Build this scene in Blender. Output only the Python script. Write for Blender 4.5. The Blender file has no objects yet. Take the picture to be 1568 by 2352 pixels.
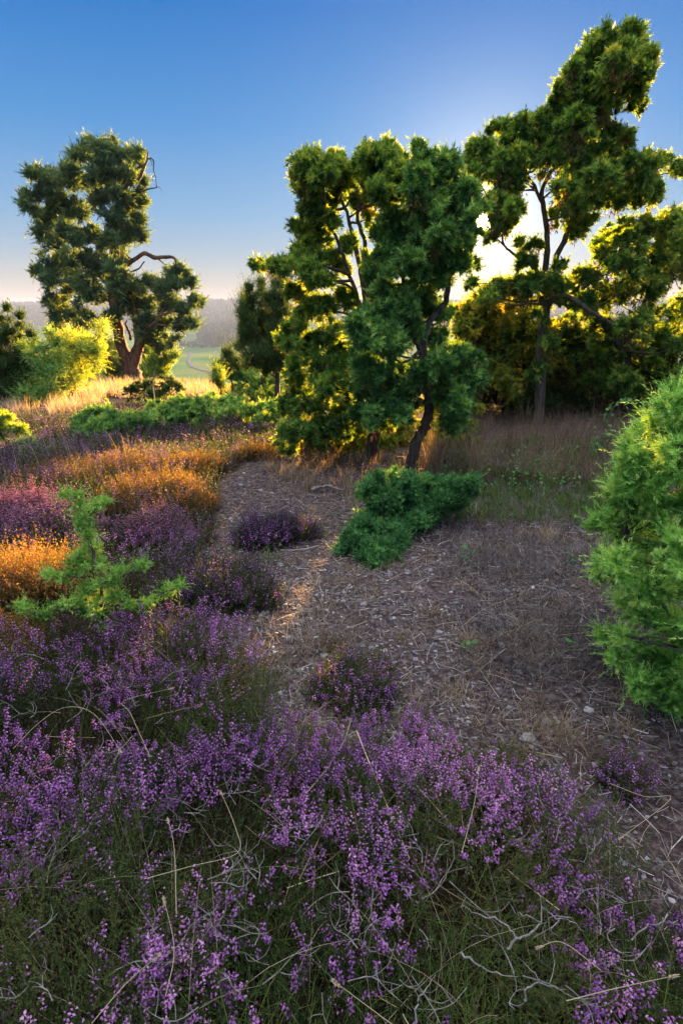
import bpy, math, random
import numpy as np
from mathutils import Vector
R = math.radians
rng = np.random.default_rng(7)
random.seed(7)
S = bpy.context.scene
COL = S.collection

# ------------------------------------------------------------------ camera
PITCH = R(19.4); FL = 569.0; K = 682/1568.0; EYE = 1.35
cd = bpy.data.cameras.new('camera'); cam = bpy.data.objects.new('camera', cd); COL.objects.link(cam)
cam.location = (0, 0, EYE); cam.rotation_euler = (math.pi/2-PITCH, 0, 0)
cd.sensor_fit = 'VERTICAL'; cd.sensor_height = 36; cd.sensor_width = 24; cd.lens = 20
cd.clip_start = 0.05; cd.clip_end = 20000
S.camera = cam

# ------------------------------------------------------------------ sky, sun, exposure
SUN_AZ = R(12.5); SUN_EL = R(7.5)
SD = Vector((math.sin(SUN_AZ)*math.cos(SUN_EL), math.cos(SUN_AZ)*math.cos(SUN_EL), math.sin(SUN_EL)))
W = bpy.data.worlds.new('World'); S.world = W; W.use_nodes = True
nt = W.node_tree; nt.nodes.clear()
def N(tree, t, **kw):
    n = tree.nodes.new(t)
    for k, v in kw.items(): setattr(n, k, v)
    return n
sky = N(nt, 'ShaderNodeTexSky', sky_type='NISHITA', sun_disc=False)
sky.sun_elevation = SUN_EL; sky.sun_rotation = SUN_AZ; sky.air_density = 1.0; sky.dust_density = 0.3; sky.ozone_density = 3.0
hsv = N(nt, 'ShaderNodeHueSaturation'); hsv.inputs['Saturation'].default_value = 1.3
tc = N(nt, 'ShaderNodeTexCoord')
dot = N(nt, 'ShaderNodeVectorMath', operation='DOT_PRODUCT'); dot.inputs[1].default_value = SD
nt.links.new(tc.outputs['Generated'], dot.inputs[0])
def mth(tree, op, a, b=None, clamp=False):
    n = N(tree, 'ShaderNodeMath', operation=op, use_clamp=clamp)
    for i, v in enumerate((a, b)):
        if v is None: continue
        if isinstance(v, (int, float)): n.inputs[i].default_value = v
        else: tree.links.new(v, n.inputs[i])
    return n.outputs[0]
dpos = mth(nt, 'MAXIMUM', dot.outputs['Value'], 0.0)
def lobe(power, strength, col):
    p = mth(nt, 'MULTIPLY', mth(nt, 'POWER', dpos, power), strength)
    m = N(nt, 'ShaderNodeVectorMath', operation='SCALE'); m.inputs[0].default_value = col
    nt.links.new(p, m.inputs['Scale']); return m.outputs[0]
SKY = 0.12; EXPO = 3.3; G_ = 1/(SKY*2**EXPO)      # colours below are as seen at this exposure
bgn = N(nt, 'ShaderNodeBackground'); bgn.inputs['Strength'].default_value = SKY
sxyz = N(nt, 'ShaderNodeSeparateXYZ'); nt.links.new(tc.outputs['Generated'], sxyz.inputs[0])
ramp = N(nt, 'ShaderNodeValToRGB'); ramp.color_ramp.interpolation = 'LINEAR'
RS = [(-.02, (.56, .47, .42)), (.02, (.66, .55, .46)), (.05, (.52, .53, .53)), (.085, (.36, .48, .61)), (.14, (.21, .42, .68)), (.25, (.065, .295, .67)), (.38, (.003, .18, .58)), (.48, (.2, .4, .75)), (.68, (1.0, 1.05, 1.15)), (.85, (2.6, 2.65, 2.8)), (1.0, (3.2, 3.25, 3.4))]  # top stops brightened as added fill light for the shaded ground
RS = [(max(p, 0), c) for p, c in RS]
el = ramp.color_ramp.elements
while len(el) < len(RS): el.new(.5)
for e, (p, c) in zip(el, RS): e.position = p
for e, (p, c) in zip(el, RS): e.color = (*[q*G_ for q in c], 1)
nt.links.new(sxyz.outputs[2], ramp.inputs[0])
# fill light added to the unseen sky overhead and behind the viewer
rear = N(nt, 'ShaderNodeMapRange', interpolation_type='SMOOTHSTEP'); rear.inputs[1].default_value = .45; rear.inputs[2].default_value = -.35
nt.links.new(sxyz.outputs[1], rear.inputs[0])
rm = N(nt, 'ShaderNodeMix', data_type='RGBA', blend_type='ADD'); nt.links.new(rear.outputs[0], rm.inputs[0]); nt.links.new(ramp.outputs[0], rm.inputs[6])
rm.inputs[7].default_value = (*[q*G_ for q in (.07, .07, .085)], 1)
nt.links.new(sky.outputs[0], hsv.inputs['Color'])
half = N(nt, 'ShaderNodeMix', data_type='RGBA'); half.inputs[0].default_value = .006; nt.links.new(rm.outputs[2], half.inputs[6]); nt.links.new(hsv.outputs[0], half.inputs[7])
# the glow of the hazy air round the low sun (part of the sky, seen by everything)
acc = half.outputs[2]
for pw, st, c in ((25, .16, (1.0, .86, .70)), (120, .5, (1.0, .80, .52)), (900, 1.8, (1.0, .78, .44)), (16000, 60.0, (1.0, .85, .55))):
    a = N(nt, 'ShaderNodeVectorMath', operation='ADD')
    nt.links.new(acc, a.inputs[0]); nt.links.new(lobe(pw, st*G_, c), a.inputs[1]); acc = a.outputs[0]
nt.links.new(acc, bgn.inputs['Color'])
wo = N(nt, 'ShaderNodeOutputWorld'); nt.links.new(bgn.outputs[0], wo.inputs['Surface'])
ld = bpy.data.lights.new('sun', 'SUN'); ld.energy = 5.0; ld.angle = R(0.6); ld.color = (1.0, .60, .22)
sun = bpy.data.objects.new('sun', ld); COL.objects.link(sun); sun.rotation_euler = SD.to_track_quat('Z', 'Y').to_euler()
S.view_settings.view_transform = 'Standard'; S.view_settings.look = 'None'
S.view_settings.exposure = EXPO; S.view_settings.gamma = 1
S.render.engine = 'CYCLES'
S.cycles.max_bounces = 6; S.cycles.diffuse_bounces = 3; S.cycles.transmission_bounces = 3; S.cycles.glossy_bounces = 2
S.cycles.sample_clamp_indirect = 6

# ------------------------------------------------------------------ numbers: noise, terrain, pixel <-> ground
def _h(ix, iy, seed):
    n = (ix.astype(np.int64)*374761393 + iy.astype(np.int64)*668265263 + seed*144269504) & 0xffffffff
    n = ((n ^ (n >> 13))*1274126177) & 0xffffffff
    return ((n ^ (n >> 16)) & 0xffffff)/float(0xffffff)
def vn(x, y, seed=0):
    x = np.asarray(x, float); y = np.asarray(y, float)
    ix = np.floor(x); iy = np.floor(y); fx = x-ix; fy = y-iy
    fx = fx*fx*(3-2*fx); fy = fy*fy*(3-2*fy)
    a = _h(ix, iy, seed); b = _h(ix+1, iy, seed); c = _h(ix, iy+1, seed); d = _h(ix+1, iy+1, seed)
    return (a*(1-fx)+b*fx)*(1-fy)+(c*(1-fx)+d*fx)*fy
def sm(x, a, b):
    t = np.clip((np.asarray(x, float)-a)/(b-a), 0, 1); return t*t*(3-2*t)
def hgt(x, y):
    x = np.asarray(x, float); y = np.asarray(y, float)
    z = -0.072*np.clip(y-5, 0, 18)*(1-0.55*sm(x, 1.0, 5.0))
    z = z-58*(1-np.exp(-np.clip(y-22, 0, None)/150.0))
    z = z+0.10*sm(x, 0.8, 3.5)*sm(y, 2, 5)
    near = 1-sm(y, 20, 60)
    z = z+near*(0.05*(vn(x*.8, y*.8, 1)-.5)+0.03*(vn(x*2.6, y*2.6, 2)-.5)+0.012*(vn(x*9, y*9, 3)-.5))
    far = sm(y, 1350, 2700)
    z = z+far*(98+14*(vn(x/700.+3.3, y/2500., 4)-.5)+0.004*x)
    z = z+sm(y, 100, 500)*4*(vn(x/180., y/180., 5)-.5)
    z = z+46*np.exp(-((x+60)/330.)**2-((y-1500)/330.)**2)*sm(y, 700, 1500)*0.6
    return z
cp, sp = math.cos(PITCH), math.sin(PITCH)
def ray(u, v):
    px = (u-784)*K; py = (1176-v)*K
    return np.array([px, py*sp+FL*cp, py*cp-FL*sp])
def P(u, v, Y):
    d = ray(u, v); return np.array([0, 0, EYE])+d*(Y/d[1])
def G(u, v, lift=0.0):
    d = ray(u, v); d = d/d[1]
    Ys = np.concatenate([np.arange(.3, 14, .01), np.arange(14, 60, .05), np.arange(60, 2500, 2.)])
    z = EYE+d[2]*Ys; g = hgt(d[0]*Ys, Ys)+lift
    k = np.argmax(z <= g)
    Y = Ys[k] if (z <= g).any() else 30.
    return np.array([d[0]*Y, Y, float(hgt(d[0]*Y, Y))])
def PL(u, v, h):
    """the point on the sight line (u, v) that hangs h above the ground"""
    d = ray(u, v); d = d/d[1]; Ys = np.arange(.2, 14, .004); z = EYE+d[2]*Ys; k = np.argmax(z <= hgt(d[0]*Ys, Ys)+h); return np.array([d[0]*Ys[k], Ys[k], z[k]])
def UV(p):
    p = np.atleast_2d(p); q = p-np.array([0, 0, EYE])
    dep = q[:, 1]*cp-q[:, 2]*sp; up = q[:, 1]*sp+q[:, 2]*cp
    dep = np.where(dep < .02, .02, dep)
    return q[:, 0]/dep*FL/K+784, 1176-up/dep*FL/K, dep
def inpoly(u, v, poly):
    r = np.zeros(len(u), bool); n = len(poly)
    for i in range(n):
        x0, y0 = poly[i]; x1, y1 = poly[(i+1) % n]
        if y0 == y1: continue
        c = ((y0 > v) != (y1 > v)) & (u < (x1-x0)*(v-y0)/(y1-y0)+x0)
        r ^= c
    return r
def unit(a):
    return a/np.maximum(np.linalg.norm(a, axis=-1, keepdims=True), 1e-9)
def perp(d):
    ref = np.where(np.abs(d[..., 2:3]) < .9, np.array([0, 0, 1.]), np.array([1., 0, 0]))
    a = unit(np.cross(d, ref)); b = np.cross(d, a); return a, b

# ------------------------------------------------------------------ mesh building
class MB:
    def __init__(s): s.V = []; s.F = []; s.T = []; s.n = 0
    def add(s, v, f, tone=0.5):
        v = np.asarray(v, np.float32).reshape(-1, 3); f = np.asarray(f, np.int32).reshape(-1, 3)
        s.V.append(v); s.F.append(f+s.n); s.n += len(v)
        s.T.append(np.broadcast_to(np.asarray(tone, np.float32), (len(v),)).copy())
    def build(s, name, mat, parent=None, loc=(0, 0, 0), smooth=False):
        V = np.concatenate(s.V)-np.asarray(loc, np.float32); F = np.concatenate(s.F); T = np.concatenate(s.T)
        me = bpy.data.meshes.new(name)
        me.vertices.add(len(V)); me.vertices.foreach_set('co', V.ravel())
        me.loops.add(F.size); me.loops.foreach_set('vertex_index', F.ravel())
        me.polygons.add(len(F)); me.polygons.foreach_set('loop_start', np.arange(0, F.size, 3, dtype=np.int32))
        me.polygons.foreach_set('use_smooth', np.full(len(F), smooth))
        at = me.attributes.new('tone', 'FLOAT', 'POINT'); at.data.foreach_set('value', T)
        me.update(calc_edges=True); me.validate()
        me.materials.append(mat)
        o = bpy.data.objects.new(name, me); COL.objects.link(o)
        if parent is not None: o.parent = parent
        else: o.location = loc
        return o
def tag(o, label=None, cat=None, group=None, kind=None):
    if label: o['label'] = label
    if cat: o['category'] = cat
    if group: o['group'] = group
    if kind: o['kind'] = kind
    return o
def empty(name, loc, label, cat, group=None):
    o = bpy.data.objects.new(name, None); COL.objects.link(o); o.location = tuple(float(a) for a in loc)
    o.empty_display_size = .1
    return tag(o, label, cat, group)
def copy_tree(o, parent=None):
    c = o.copy(); COL.objects.link(c)
    if parent is not None: c.parent = parent
    for ch in list(o.children): copy_tree(ch, c)
    return c

def tube(mb, pts, rad, sides=7, rough=0.0, tone=0.5, seed=0, sub=4, wob=0.0):
    """tapered, slightly irregular limb through pts (Catmull-Rom)"""
    pts = [np.asarray(p, float) for p in pts]; r_ = np.random.default_rng(seed+int(abs(pts[0][0])*997) % 9999)
    P_ = [2*pts[0]-pts[1]]+pts+[2*pts[-1]-pts[-2]]
    out = []; rr = []
    for i in range(len(pts)-1):
        p0, p1, p2, p3 = P_[i:i+4]
        for k in range(sub):
            t = k/sub
            out.append(.5*((2*p1)+(-p0+p2)*t+(2*p0-5*p1+4*p2-p3)*t*t+(-p0+3*p1-3*p2+p3)*t**3)); rr.append(rad[i]*(1-t)+rad[i+1]*t)
    out.append(pts[-1]); rr.append(rad[-1])
    C = np.array(out); rr = np.array(rr)
    if wob: C[1:-1] += r_.normal(0, wob, C[1:-1].shape)
    D = unit(np.gradient(C, axis=0)); ref = np.array([.3, .9, .1]) if abs(D[0][1]) < .8 else np.array([1., 0, 0])
    A = unit(np.cross(D, ref)); B = np.cross(D, A)
    ang = np.arange(sides)*2*math.pi/sides
    ring = 1+r_.normal(0, rough, (len(C), sides))+(rough*1.5)*np.sin(ang*3+1)[None]
    V = C[:, None]+(A[:, None]*np.cos(ang)[None, :, None]+B[:, None]*np.sin(ang)[None, :, None])*(rr[:, None]*ring)[..., None]
    n = len(C); i = np.arange(n-1)[:, None]*sides; j = np.arange(sides)[None]; jn = (j+1) % sides
    a = i+j; b = i+jn; c = i+sides+jn; d = i+sides+j
    F = np.stack([np.stack([a, b, c], -1), np.stack([a, c, d], -1)], 2).reshape(-1, 3)
    mb.add(V, F, tone)
def sticks(mb, a, b, w, tone):
    """many straight thin 3-sided twigs"""
    a = np.asarray(a, float); b = np.asarray(b, float); n = len(a)
    if n == 0: return
    d = unit(b-a); p, q = perp(d); w = np.broadcast_to(w, (n,))[:, None]
    vs = [a+p*w, a-p*w*.5+q*w*.87, a-p*w*.5-q*w*.87, b]
    V = np.stack(vs, 1); base = np.arange(n)[:, None, None]*4
    F = base+np.array([[0, 1, 3], [1, 2, 3], [2, 0, 3]])[None]
    mb.add(V, F, np.repeat(np.broadcast_to(tone, (n,)), 4))
def needles(mb, base, dirs, L, n, nl, nw, tone, spread=1.0, t0=0.05, r_=rng, droop=0.0):
    """sprigs: n needles set round an axis of length L"""
    m = len(base)
    if m == 0: return
    L = np.broadcast_to(L, (m,)); a, b = perp(dirs)
    t = (np.arange(n)+.5)/n*(1-t0)+t0
    t = t[None]+r_.uniform(-.04, .04, (m, n))
    ph = r_.uniform(0, 6.28, (m, 1))+np.arange(n)[None]*2.4
    rad = a[:, None]*np.cos(ph)[..., None]+b[:, None]*np.sin(ph)[..., None]
    sp_ = spread*(1.15-.75*t)*r_.uniform(.75, 1.2, (m, n))
    nd = unit(dirs[:, None]+rad*sp_[..., None])
    o = base[:, None]+dirs[:, None]*(L[:, None]*t)[..., None]
    o[..., 2] -= droop*(L[:, None]*t)**2
    ln = nl*r_.uniform(.75, 1.2, (m, n, 1))
    side = unit(np.cross(nd, rad)+r_.normal(0, .25, nd.shape))*nw*.5
    V = np.stack([o-side, o+side, o+nd*ln], 2)
    F = np.arange(m*n*3).reshape(-1, 3)
    tn = np.broadcast_to(tone, (m,))[:, None, None]+r_.uniform(-.06, .06, (m, n, 1))+np.zeros((1, 1, 3))
    mb.add(V, F, tn.reshape(-1))
def blades(mb, base, ang, lean, H, w, tone, seg=4, r_=rng, curl=1.0):
    """bent grass blades, ribbon with seg segments"""
    n = len(base)
    if n == 0: return
    dx = np.stack([np.cos(ang), np.sin(ang), 0*ang], -1)
    s = np.linspace(0, 1, seg+1)[None, :]
    th = lean[:, None]*(0.25+curl*s)
    H = np.broadcast_to(H, (n,)); step = H[:, None]/seg
    hz = np.cumsum(np.sin(th)*step, 1)-np.sin(th[:, :1])*step; vz = np.cumsum(np.cos(th)*step, 1)-np.cos(th[:, :1])*step
    C = base[:, None]+dx[:, None]*hz[..., None]; C[..., 2] += vz
    sa = ang+r_.uniform(.6, 2.5, n)
    sd = np.stack([np.cos(sa), np.sin(sa), 0*sa], -1)[:, None]*(np.broadcast_to(w, (n,))[:, None, None]*.5*(1.0-.85*s[..., None]**1.5))
    V = np.stack([C-sd, C+sd], 2).reshape(n, -1, 3)
    k = np.arange(seg)*2
    f = np.concatenate([np.stack([k, k+1, k+3], -1), np.stack([k, k+3, k+2], -1)])
    F = np.arange(n)[:, None, None]*(2*(seg+1))+f[None]
    mb.add(V, F, np.repeat(np.broadcast_to(tone, (n,)), 2*(seg+1)))
OCT_V = np.array([[0, 0, 1], [1, 0, 0], [-.5, .87, 0], [-.5, -.87, 0], [0, 0, -1.]])
OCT_F = np.array([[0, 1, 2], [0, 2, 3], [0, 3, 1], [4, 2, 1], [4, 3, 2], [4, 1, 3]])
def florets(mb, c, d, ln, wd, tone):
    n = len(c)
    if n == 0: return
    a, b = perp(d); ln = np.broadcast_to(ln, (n,)); wd = np.broadcast_to(wd, (n,))
    V = c[:, None]+a[:, None]*(OCT_V[None, :, 0, None]*wd[:, None, None])+b[:, None]*(OCT_V[None, :, 1, None]*wd[:, None, None])+d[:, None]*(OCT_V[None, :, 2, None]*ln[:, None, None])
    F = np.arange(n)[:, None, None]*5+OCT_F[None]
    mb.add(V, F, np.repeat(np.broadcast_to(tone, (n,)), 5))

# ------------------------------------------------------------------ materials
def leafmat(name, cols, trans=None, tf=.35, rough=.6, spec=.25, nscale=0):
    m = bpy.data.materials.new(name); m.use_nodes = True; t = m.node_tree; t.nodes.clear()
    at = N(t, 'ShaderNodeAttribute', attribute_name='tone')
    rp = N(t, 'ShaderNodeValToRGB'); el = rp.color_ramp.elements
    for i, c in enumerate(cols):
        e = el[i] if i < 2 else el.new(.5)
        e.color = (*c, 1)
    for i, e in enumerate(sorted(range(len(cols)))): el[i].position = i/(len(cols)-1)
    for i, c in enumerate(cols): el[i].color = (*c, 1)
    t.links.new(at.outputs['Fac'], rp.inputs[0])
    pb = N(t, 'ShaderNodeBsdfPrincipled'); pb.inputs['Roughness'].default_value = rough
    pb.inputs['Specular IOR Level'].default_value = spec
    t.links.new(rp.outputs[0], pb.inputs['Base Color'])
    o = N(t, 'ShaderNodeOutputMaterial')
    if tf > 0:
        tr = N(t, 'ShaderNodeBsdfTranslucent'); mx = N(t, 'ShaderNodeMixShader'); mx.inputs[0].default_value = tf
        mm = N(t, 'ShaderNodeMix', data_type='RGBA', blend_type='MULTIPLY'); mm.inputs[0].default_value = 1
        t.links.new(rp.outputs[0], mm.inputs[6]); mm.inputs[7].default_value = (*(trans or (1, 1, 1)), 1)
        t.links.new(mm.outputs[2], tr.inputs[0])
        t.links.new(pb.outputs[0], mx.inputs[1]); t.links.new(tr.outputs[0], mx.inputs[2]); t.links.new(mx.outputs[0], o.inputs[0])
    else: t.links.new(pb.outputs[0], o.inputs[0])
    return m
def barkmat(name, c0, c1, scale=30, bump=.6, stretch=5):
    m = bpy.data.materials.new(name); m.use_nodes = True; t = m.node_tree
    pb = t.nodes['Principled BSDF']; pb.inputs['Roughness'].default_value = .9; pb.inputs['Specular IOR Level'].default_value = .15 if name != 'road' else 0
    tcn = N(t, 'ShaderNodeTexCoord'); mp = N(t, 'ShaderNodeMapping'); mp.inputs['Scale'].default_value = (1, 1, 1./stretch)
    nz = N(t, 'ShaderNodeTexNoise'); nz.inputs['Scale'].default_value = scale; nz.inputs['Detail'].default_value = 6; nz.inputs['Roughness'].default_value = .65
    t.links.new(tcn.outputs['Object'], mp.inputs[0]); t.links.new(mp.outputs[0], nz.inputs['Vector'])
    rp = N(t, 'ShaderNodeValToRGB'); rp.color_ramp.elements[0].color = (*c0, 1); rp.color_ramp.elements[1].color = (*c1, 1)
    rp.color_ramp.elements[0].position = .35; rp.color_ramp.elements[1].position = .65
    t.links.new(nz.outputs[0], rp.inputs[0]); t.links.new(rp.outputs[0], pb.inputs['Base Color'])
    bp = N(t, 'ShaderNodeBump'); bp.inputs['Strength'].default_value = bump; bp.inputs['Distance'].default_value = .02
    t.links.new(nz.outputs[0], bp.inputs['Height']); t.links.new(bp.outputs[0], pb.inputs['Normal'])
    return m
M = {}
GOLD = (2.4, 1.6, .3)
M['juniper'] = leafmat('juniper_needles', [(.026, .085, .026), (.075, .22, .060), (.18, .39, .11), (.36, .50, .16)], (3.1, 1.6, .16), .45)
M['juniper_blue'] = leafmat('young_juniper_needles', [(.05, .15, .05), (.09, .25, .085), (.16, .36, .13), (.26, .42, .13)], GOLD, .35)
M['juniper_green'] = leafmat('green_juniper_needles', [(.028, .10, .034), (.085, .26, .080), (.21, .47, .15), (.40, .60, .20)], (2.9, 1.6, .2), .34)
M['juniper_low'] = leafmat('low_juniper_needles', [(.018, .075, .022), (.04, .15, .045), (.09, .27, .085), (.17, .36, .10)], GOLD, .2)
M['juniper_young'] = leafmat('sapling_juniper_needles', [(.06, .17, .03), (.16, .38, .07), (.30, .56, .15), (.44, .66, .20)], GOLD, .3)
M['juniper_backlit'] = leafmat('backlit_tint_juniper_needles', [(.028, .075, .022), (.08, .18, .045), (.18, .32, .08), (.34, .42, .11)], (3.1, 1.6, .14), .52)  # juniper copy with the golden backlight put into its needle colour
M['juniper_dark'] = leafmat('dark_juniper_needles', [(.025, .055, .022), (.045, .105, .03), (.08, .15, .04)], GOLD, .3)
M['juniper_near'] = leafmat('fresh_juniper_needles', [(.055, .17, .035), (.18, .45, .10), (.38, .70, .22), (.55, .76, .27)], GOLD, .35)
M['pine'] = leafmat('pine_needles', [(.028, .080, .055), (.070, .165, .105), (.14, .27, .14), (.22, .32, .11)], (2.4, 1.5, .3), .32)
M['dead'] = leafmat('dead_needles', [(.06, .04, .022), (.14, .085, .04), (.20, .13, .06)], (1.3, 1.0, .6), .25)
M['bark'] = barkmat('juniper_bark', (.035, .028, .025), (.15, .125, .11), 35)
M['pinebark'] = barkmat('pine_bark', (.05, .028, .02), (.22, .115, .07), 9, 1.0, 3)
M['greywood'] = barkmat('weathered_wood', (.10, .085, .08), (.32, .29, .28), 60, .4)
M['heather_leaf'] = leafmat('heather_leaves', [(.009, .019, .007), (.023, .044, .012), (.058, .098, .026), (.13, .13, .05)], GOLD, .3)
M['heather_flower'] = leafmat('heather_flowers', [(.13, .045, .21), (.33, .11, .44), (.58, .26, .68), (.86, .55, .86)], (1.3, .8, .8), .4)
M['heather_pink'] = leafmat('pink_heather_flowers', [(.24, .09, .22), (.38, .18, .33), (.55, .32, .46)], (1.4, .85, .7), .45)
M['heather_rust'] = leafmat('sunlit_rusty_heather_flowers', [(.15, .075, .04), (.27, .155, .07), (.40, .27, .11)], (2.2, 1.3, .4), .5)  # rusty flowers, with low sunlight painted into the orange
M['heather_brown'] = leafmat('sunlit_brown_heather_leaves', [(.040, .048, .014), (.10, .098, .025), (.20, .17, .05)], GOLD, .55)  # brown leaves, warmed with sunlight put into the colour
M['stem'] = leafmat('woody_stems', [(.035, .025, .018), (.10, .07, .055), (.20, .15, .13)], None, 0)
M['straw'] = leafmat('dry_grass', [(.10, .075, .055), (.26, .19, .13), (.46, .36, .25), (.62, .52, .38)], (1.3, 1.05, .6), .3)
M['litter'] = leafmat('dry_litter', [(.035, .028, .028), (.105, .088, .086), (.25, .22, .215), (.50, .455, .43)], None, 0, .8)
M['grass'] = leafmat('green_grass', [(.04, .09, .02), (.09, .18, .035), (.2, .26, .07)], GOLD, .35)
M['leaf'] = leafmat('broad_leaves', [(.05, .16, .05), (.10, .28, .08)], (1.5, 1.4, .4), .35)
M['far'] = leafmat('distant_trees', [(.008, .022, .014), (.03, .055, .025), (.07, .10, .04)], None, 0, .9, .05)
def stonemat():
    m = barkmat('stone', (.17, .16, .17), (.42, .41, .43), 45, .3, 1); return m
M['stone'] = stonemat()
M['track'] = leafmat('track', [(.10, .105, .11), (.14, .145, .15)], None, 0, 1, 0)
M['gravel'] = leafmat('gravel', [(.04, .034, .036), (.10, .09, .10), (.20, .19, .215), (.42, .40, .43)], None, 0, .85)
def groundmat():
    m = bpy.data.materials.new('ground'); m.use_nodes = True; t = m.node_tree
    pb = t.nodes['Principled BSDF']; pb.inputs['Roughness'].default_value = .95; pb.inputs['Specular IOR Level'].default_value = 0
    tcn = N(t, 'ShaderNodeTexCoord'); g = tcn.outputs['Object']
    def noise(sc, det=5, ro=.6):
        n = N(t, 'ShaderNodeTexNoise'); n.inputs['Scale'].default_value = sc; n.inputs['Detail'].default_value = det; n.inputs['Roughness'].default_value = ro
        t.links.new(g, n.inputs['Vector']); return n.outputs[0]
    def ramp(f, *st):
        r = N(t, 'ShaderNodeValToRGB'); el = r.color_ramp.elements
        while len(el) < len(st): el.new(.5)
        for e, (p, c) in zip(el, st): e.position = p
        for e, (p, c) in zip(el, st): e.color = (*c, 1)
        t.links.new(f, r.inputs[0]); return r.outputs[0]
    def mix(f, a, b, bt='MIX'):
        n = N(t, 'ShaderNodeMix', data_type='RGBA', blend_type=bt)
        if isinstance(f, float): n.inputs[0].default_value = f
        else: t.links.new(f, n.inputs[0])
        t.links.new(a, n.inputs[6]); t.links.new(b, n.inputs[7]); return n.outputs[2]
    soil = ramp(noise(38, 8, .75), (.3, (.018, .013, .012)), (.5, (.075, .055, .055)), (.62, (.17, .14, .14)), (.75, (.30, .26, .26)))
    peat = ramp(noise(22, 6, .7), (.3, (.008, .006, .004)), (.7, (.05, .035, .02)))
    at = N(t, 'ShaderNodeAttribute', attribute_name='tone')
    near = mix(at.outputs['Fac'], peat, soil)
    sx = N(t, 'ShaderNodeSeparateXYZ'); t.links.new(g, sx.inputs[0])
    field = ramp(noise(.006, 5, .6), (.35, (.045, .10, .03)), (.5, (.075, .15, .04)), (.6, (.13, .15, .06)), (.68, (.08, .15, .045)))
    wood = ramp(noise(.05, 4), (.35, (.015, .03, .015)), (.7, (.04, .06, .03)))
    ff = N(t, 'ShaderNodeMapRange'); ff.inputs[1].default_value = 1500; ff.inputs[2].default_value = 1620; t.links.new(sx.outputs[1], ff.inputs[0])
    farc = mix(ff.outputs[0], field, wood)
    nf = N(t, 'ShaderNodeMapRange'); nf.inputs[1].default_value = 28; nf.inputs[2].default_value = 45; t.links.new(sx.outputs[1], nf.inputs[0])
    t.links.new(mix(nf.outputs[0], near, farc), pb.inputs['Base Color'])
    bp = N(t, 'ShaderNodeBump'); bp.inputs['Strength'].default_value = .8; bp.inputs['Distance'].default_value = .02
    t.links.new(noise(60, 6, .7), bp.inputs['Height']); t.links.new(bp.outputs[0], pb.inputs['Normal'])
    return m

# ------------------------------------------------------------------ where heather grows (world layout, drafted from the visible canopy edges)
FORE = [(-700, 1480), (-30, 1420), (90, 1400), (200, 1385), (470, 1390), (560, 1440), (600, 1520), (610, 1600), (600, 1680), (640, 1650), (700, 1640), (760, 1660),
        (960, 1630), (1010, 1680), (1110, 1690), (1210, 1700), (1300, 1750), (1370, 1830), (1400, 1900), (1420, 1960), (1460, 2030), (1540, 2080), (2100, 2250), (2600, 3600), (-900, 3600)]
MIDL = [(-900, 960), (-50, 955), (60, 960), (150, 990), (300, 985), (420, 1000), (560, 975), (640, 985), (640, 1005), (560, 1015), (500, 1055), (495, 1110), (490, 1170), (450, 1215), (440, 1262), (330, 1270), (320, 1400), (100, 1460), (-30, 1500), (-900, 1520)]
FARL = [(-900, 945), (-10, 930), (60, 935), (200, 925), (330, 920), (520, 895), (640, 900), (650, 990), (420, 1010), (300, 1000), (-900, 1000)]
def pathness(x, y):
    u, v, d = UV(np.stack([x, y, hgt(x, y)], -1))
    ub, vb, _ = UV(np.stack([x, y, hgt(x, y)+.2], -1))
    inside = inpoly(ub, vb, FORE) | inpoly(ub, vb, MIDL) | inpoly(ub, vb, FARL)
    return np.where(inside | (y < .2) | (y > 14), 0.0, 1.0)

# ------------------------------------------------------------------ ground sheet
def axis(lo, hi, d, far_lo, far_hi, f):
    a = list(np.arange(lo, hi, d)); s = d
    while a[-1] < far_hi: s *= f; a.append(a[-1]+s)
    s = d
    while a[0] > far_lo: s *= f; a.insert(0, a[0]-s)
    return np.array(a)
xs = axis(-5, 5, .05, -3600, 3600, 1.13); ys = axis(-2, 12, .05, -40, 4500, 1.09)
XX, YY = np.meshgrid(xs, ys); ZZ = hgt(XX, YY)
gm = MB(); nx, ny = len(xs), len(ys)
i = (np.arange(ny-1)[:, None]*nx+np.arange(nx-1)[None]); F = np.concatenate([np.stack([i, i+1, i+nx+1], -1).reshape(-1, 3), np.stack([i, i+nx+1, i+nx], -1).reshape(-1, 3)])
gm.add(np.stack([XX, YY, ZZ], -1), F, pathness(XX.ravel(), YY.ravel()))
tag(gm.build('ground', groundmat(), smooth=True), kind='structure')

# valley road
def strip(name, ctr, w, mat, lift):
    mb = MB(); C = np.array(ctr); D = unit(np.gradient(C, axis=0)); sd = np.stack([-D[:, 1], D[:, 0]], -1)*w/2
    L_ = C-sd; R_ = C+sd; V = np.empty((len(C), 2, 3)); V[:, 0, :2] = L_; V[:, 1, :2] = R_
    V[..., 2] = hgt(V[..., 0], V[..., 1])+lift
    k = np.arange(len(C)-1)*2
    mb.add(V, np.concatenate([np.stack([k, k+1, k+3], -1), np.stack([k, k+3, k+2], -1)]), .5)
    return mb.build(name, mat)
rp_ = [G(u, v)[:2] for u, v in ((520, 868), (490, 856), (462, 850), (440, 842), (434, 830), (440, 818), (436, 812), (410, 806), (380, 800), (350, 795))]
rr_ = []
for a_, b_ in zip(rp_[:-1], rp_[1:]):
    for k in range(12): rr_.append(a_+(b_-a_)*k/12)
tag(strip('valley_road', rr_, 4.0, M['track'], .5), kind='structure')

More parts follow.
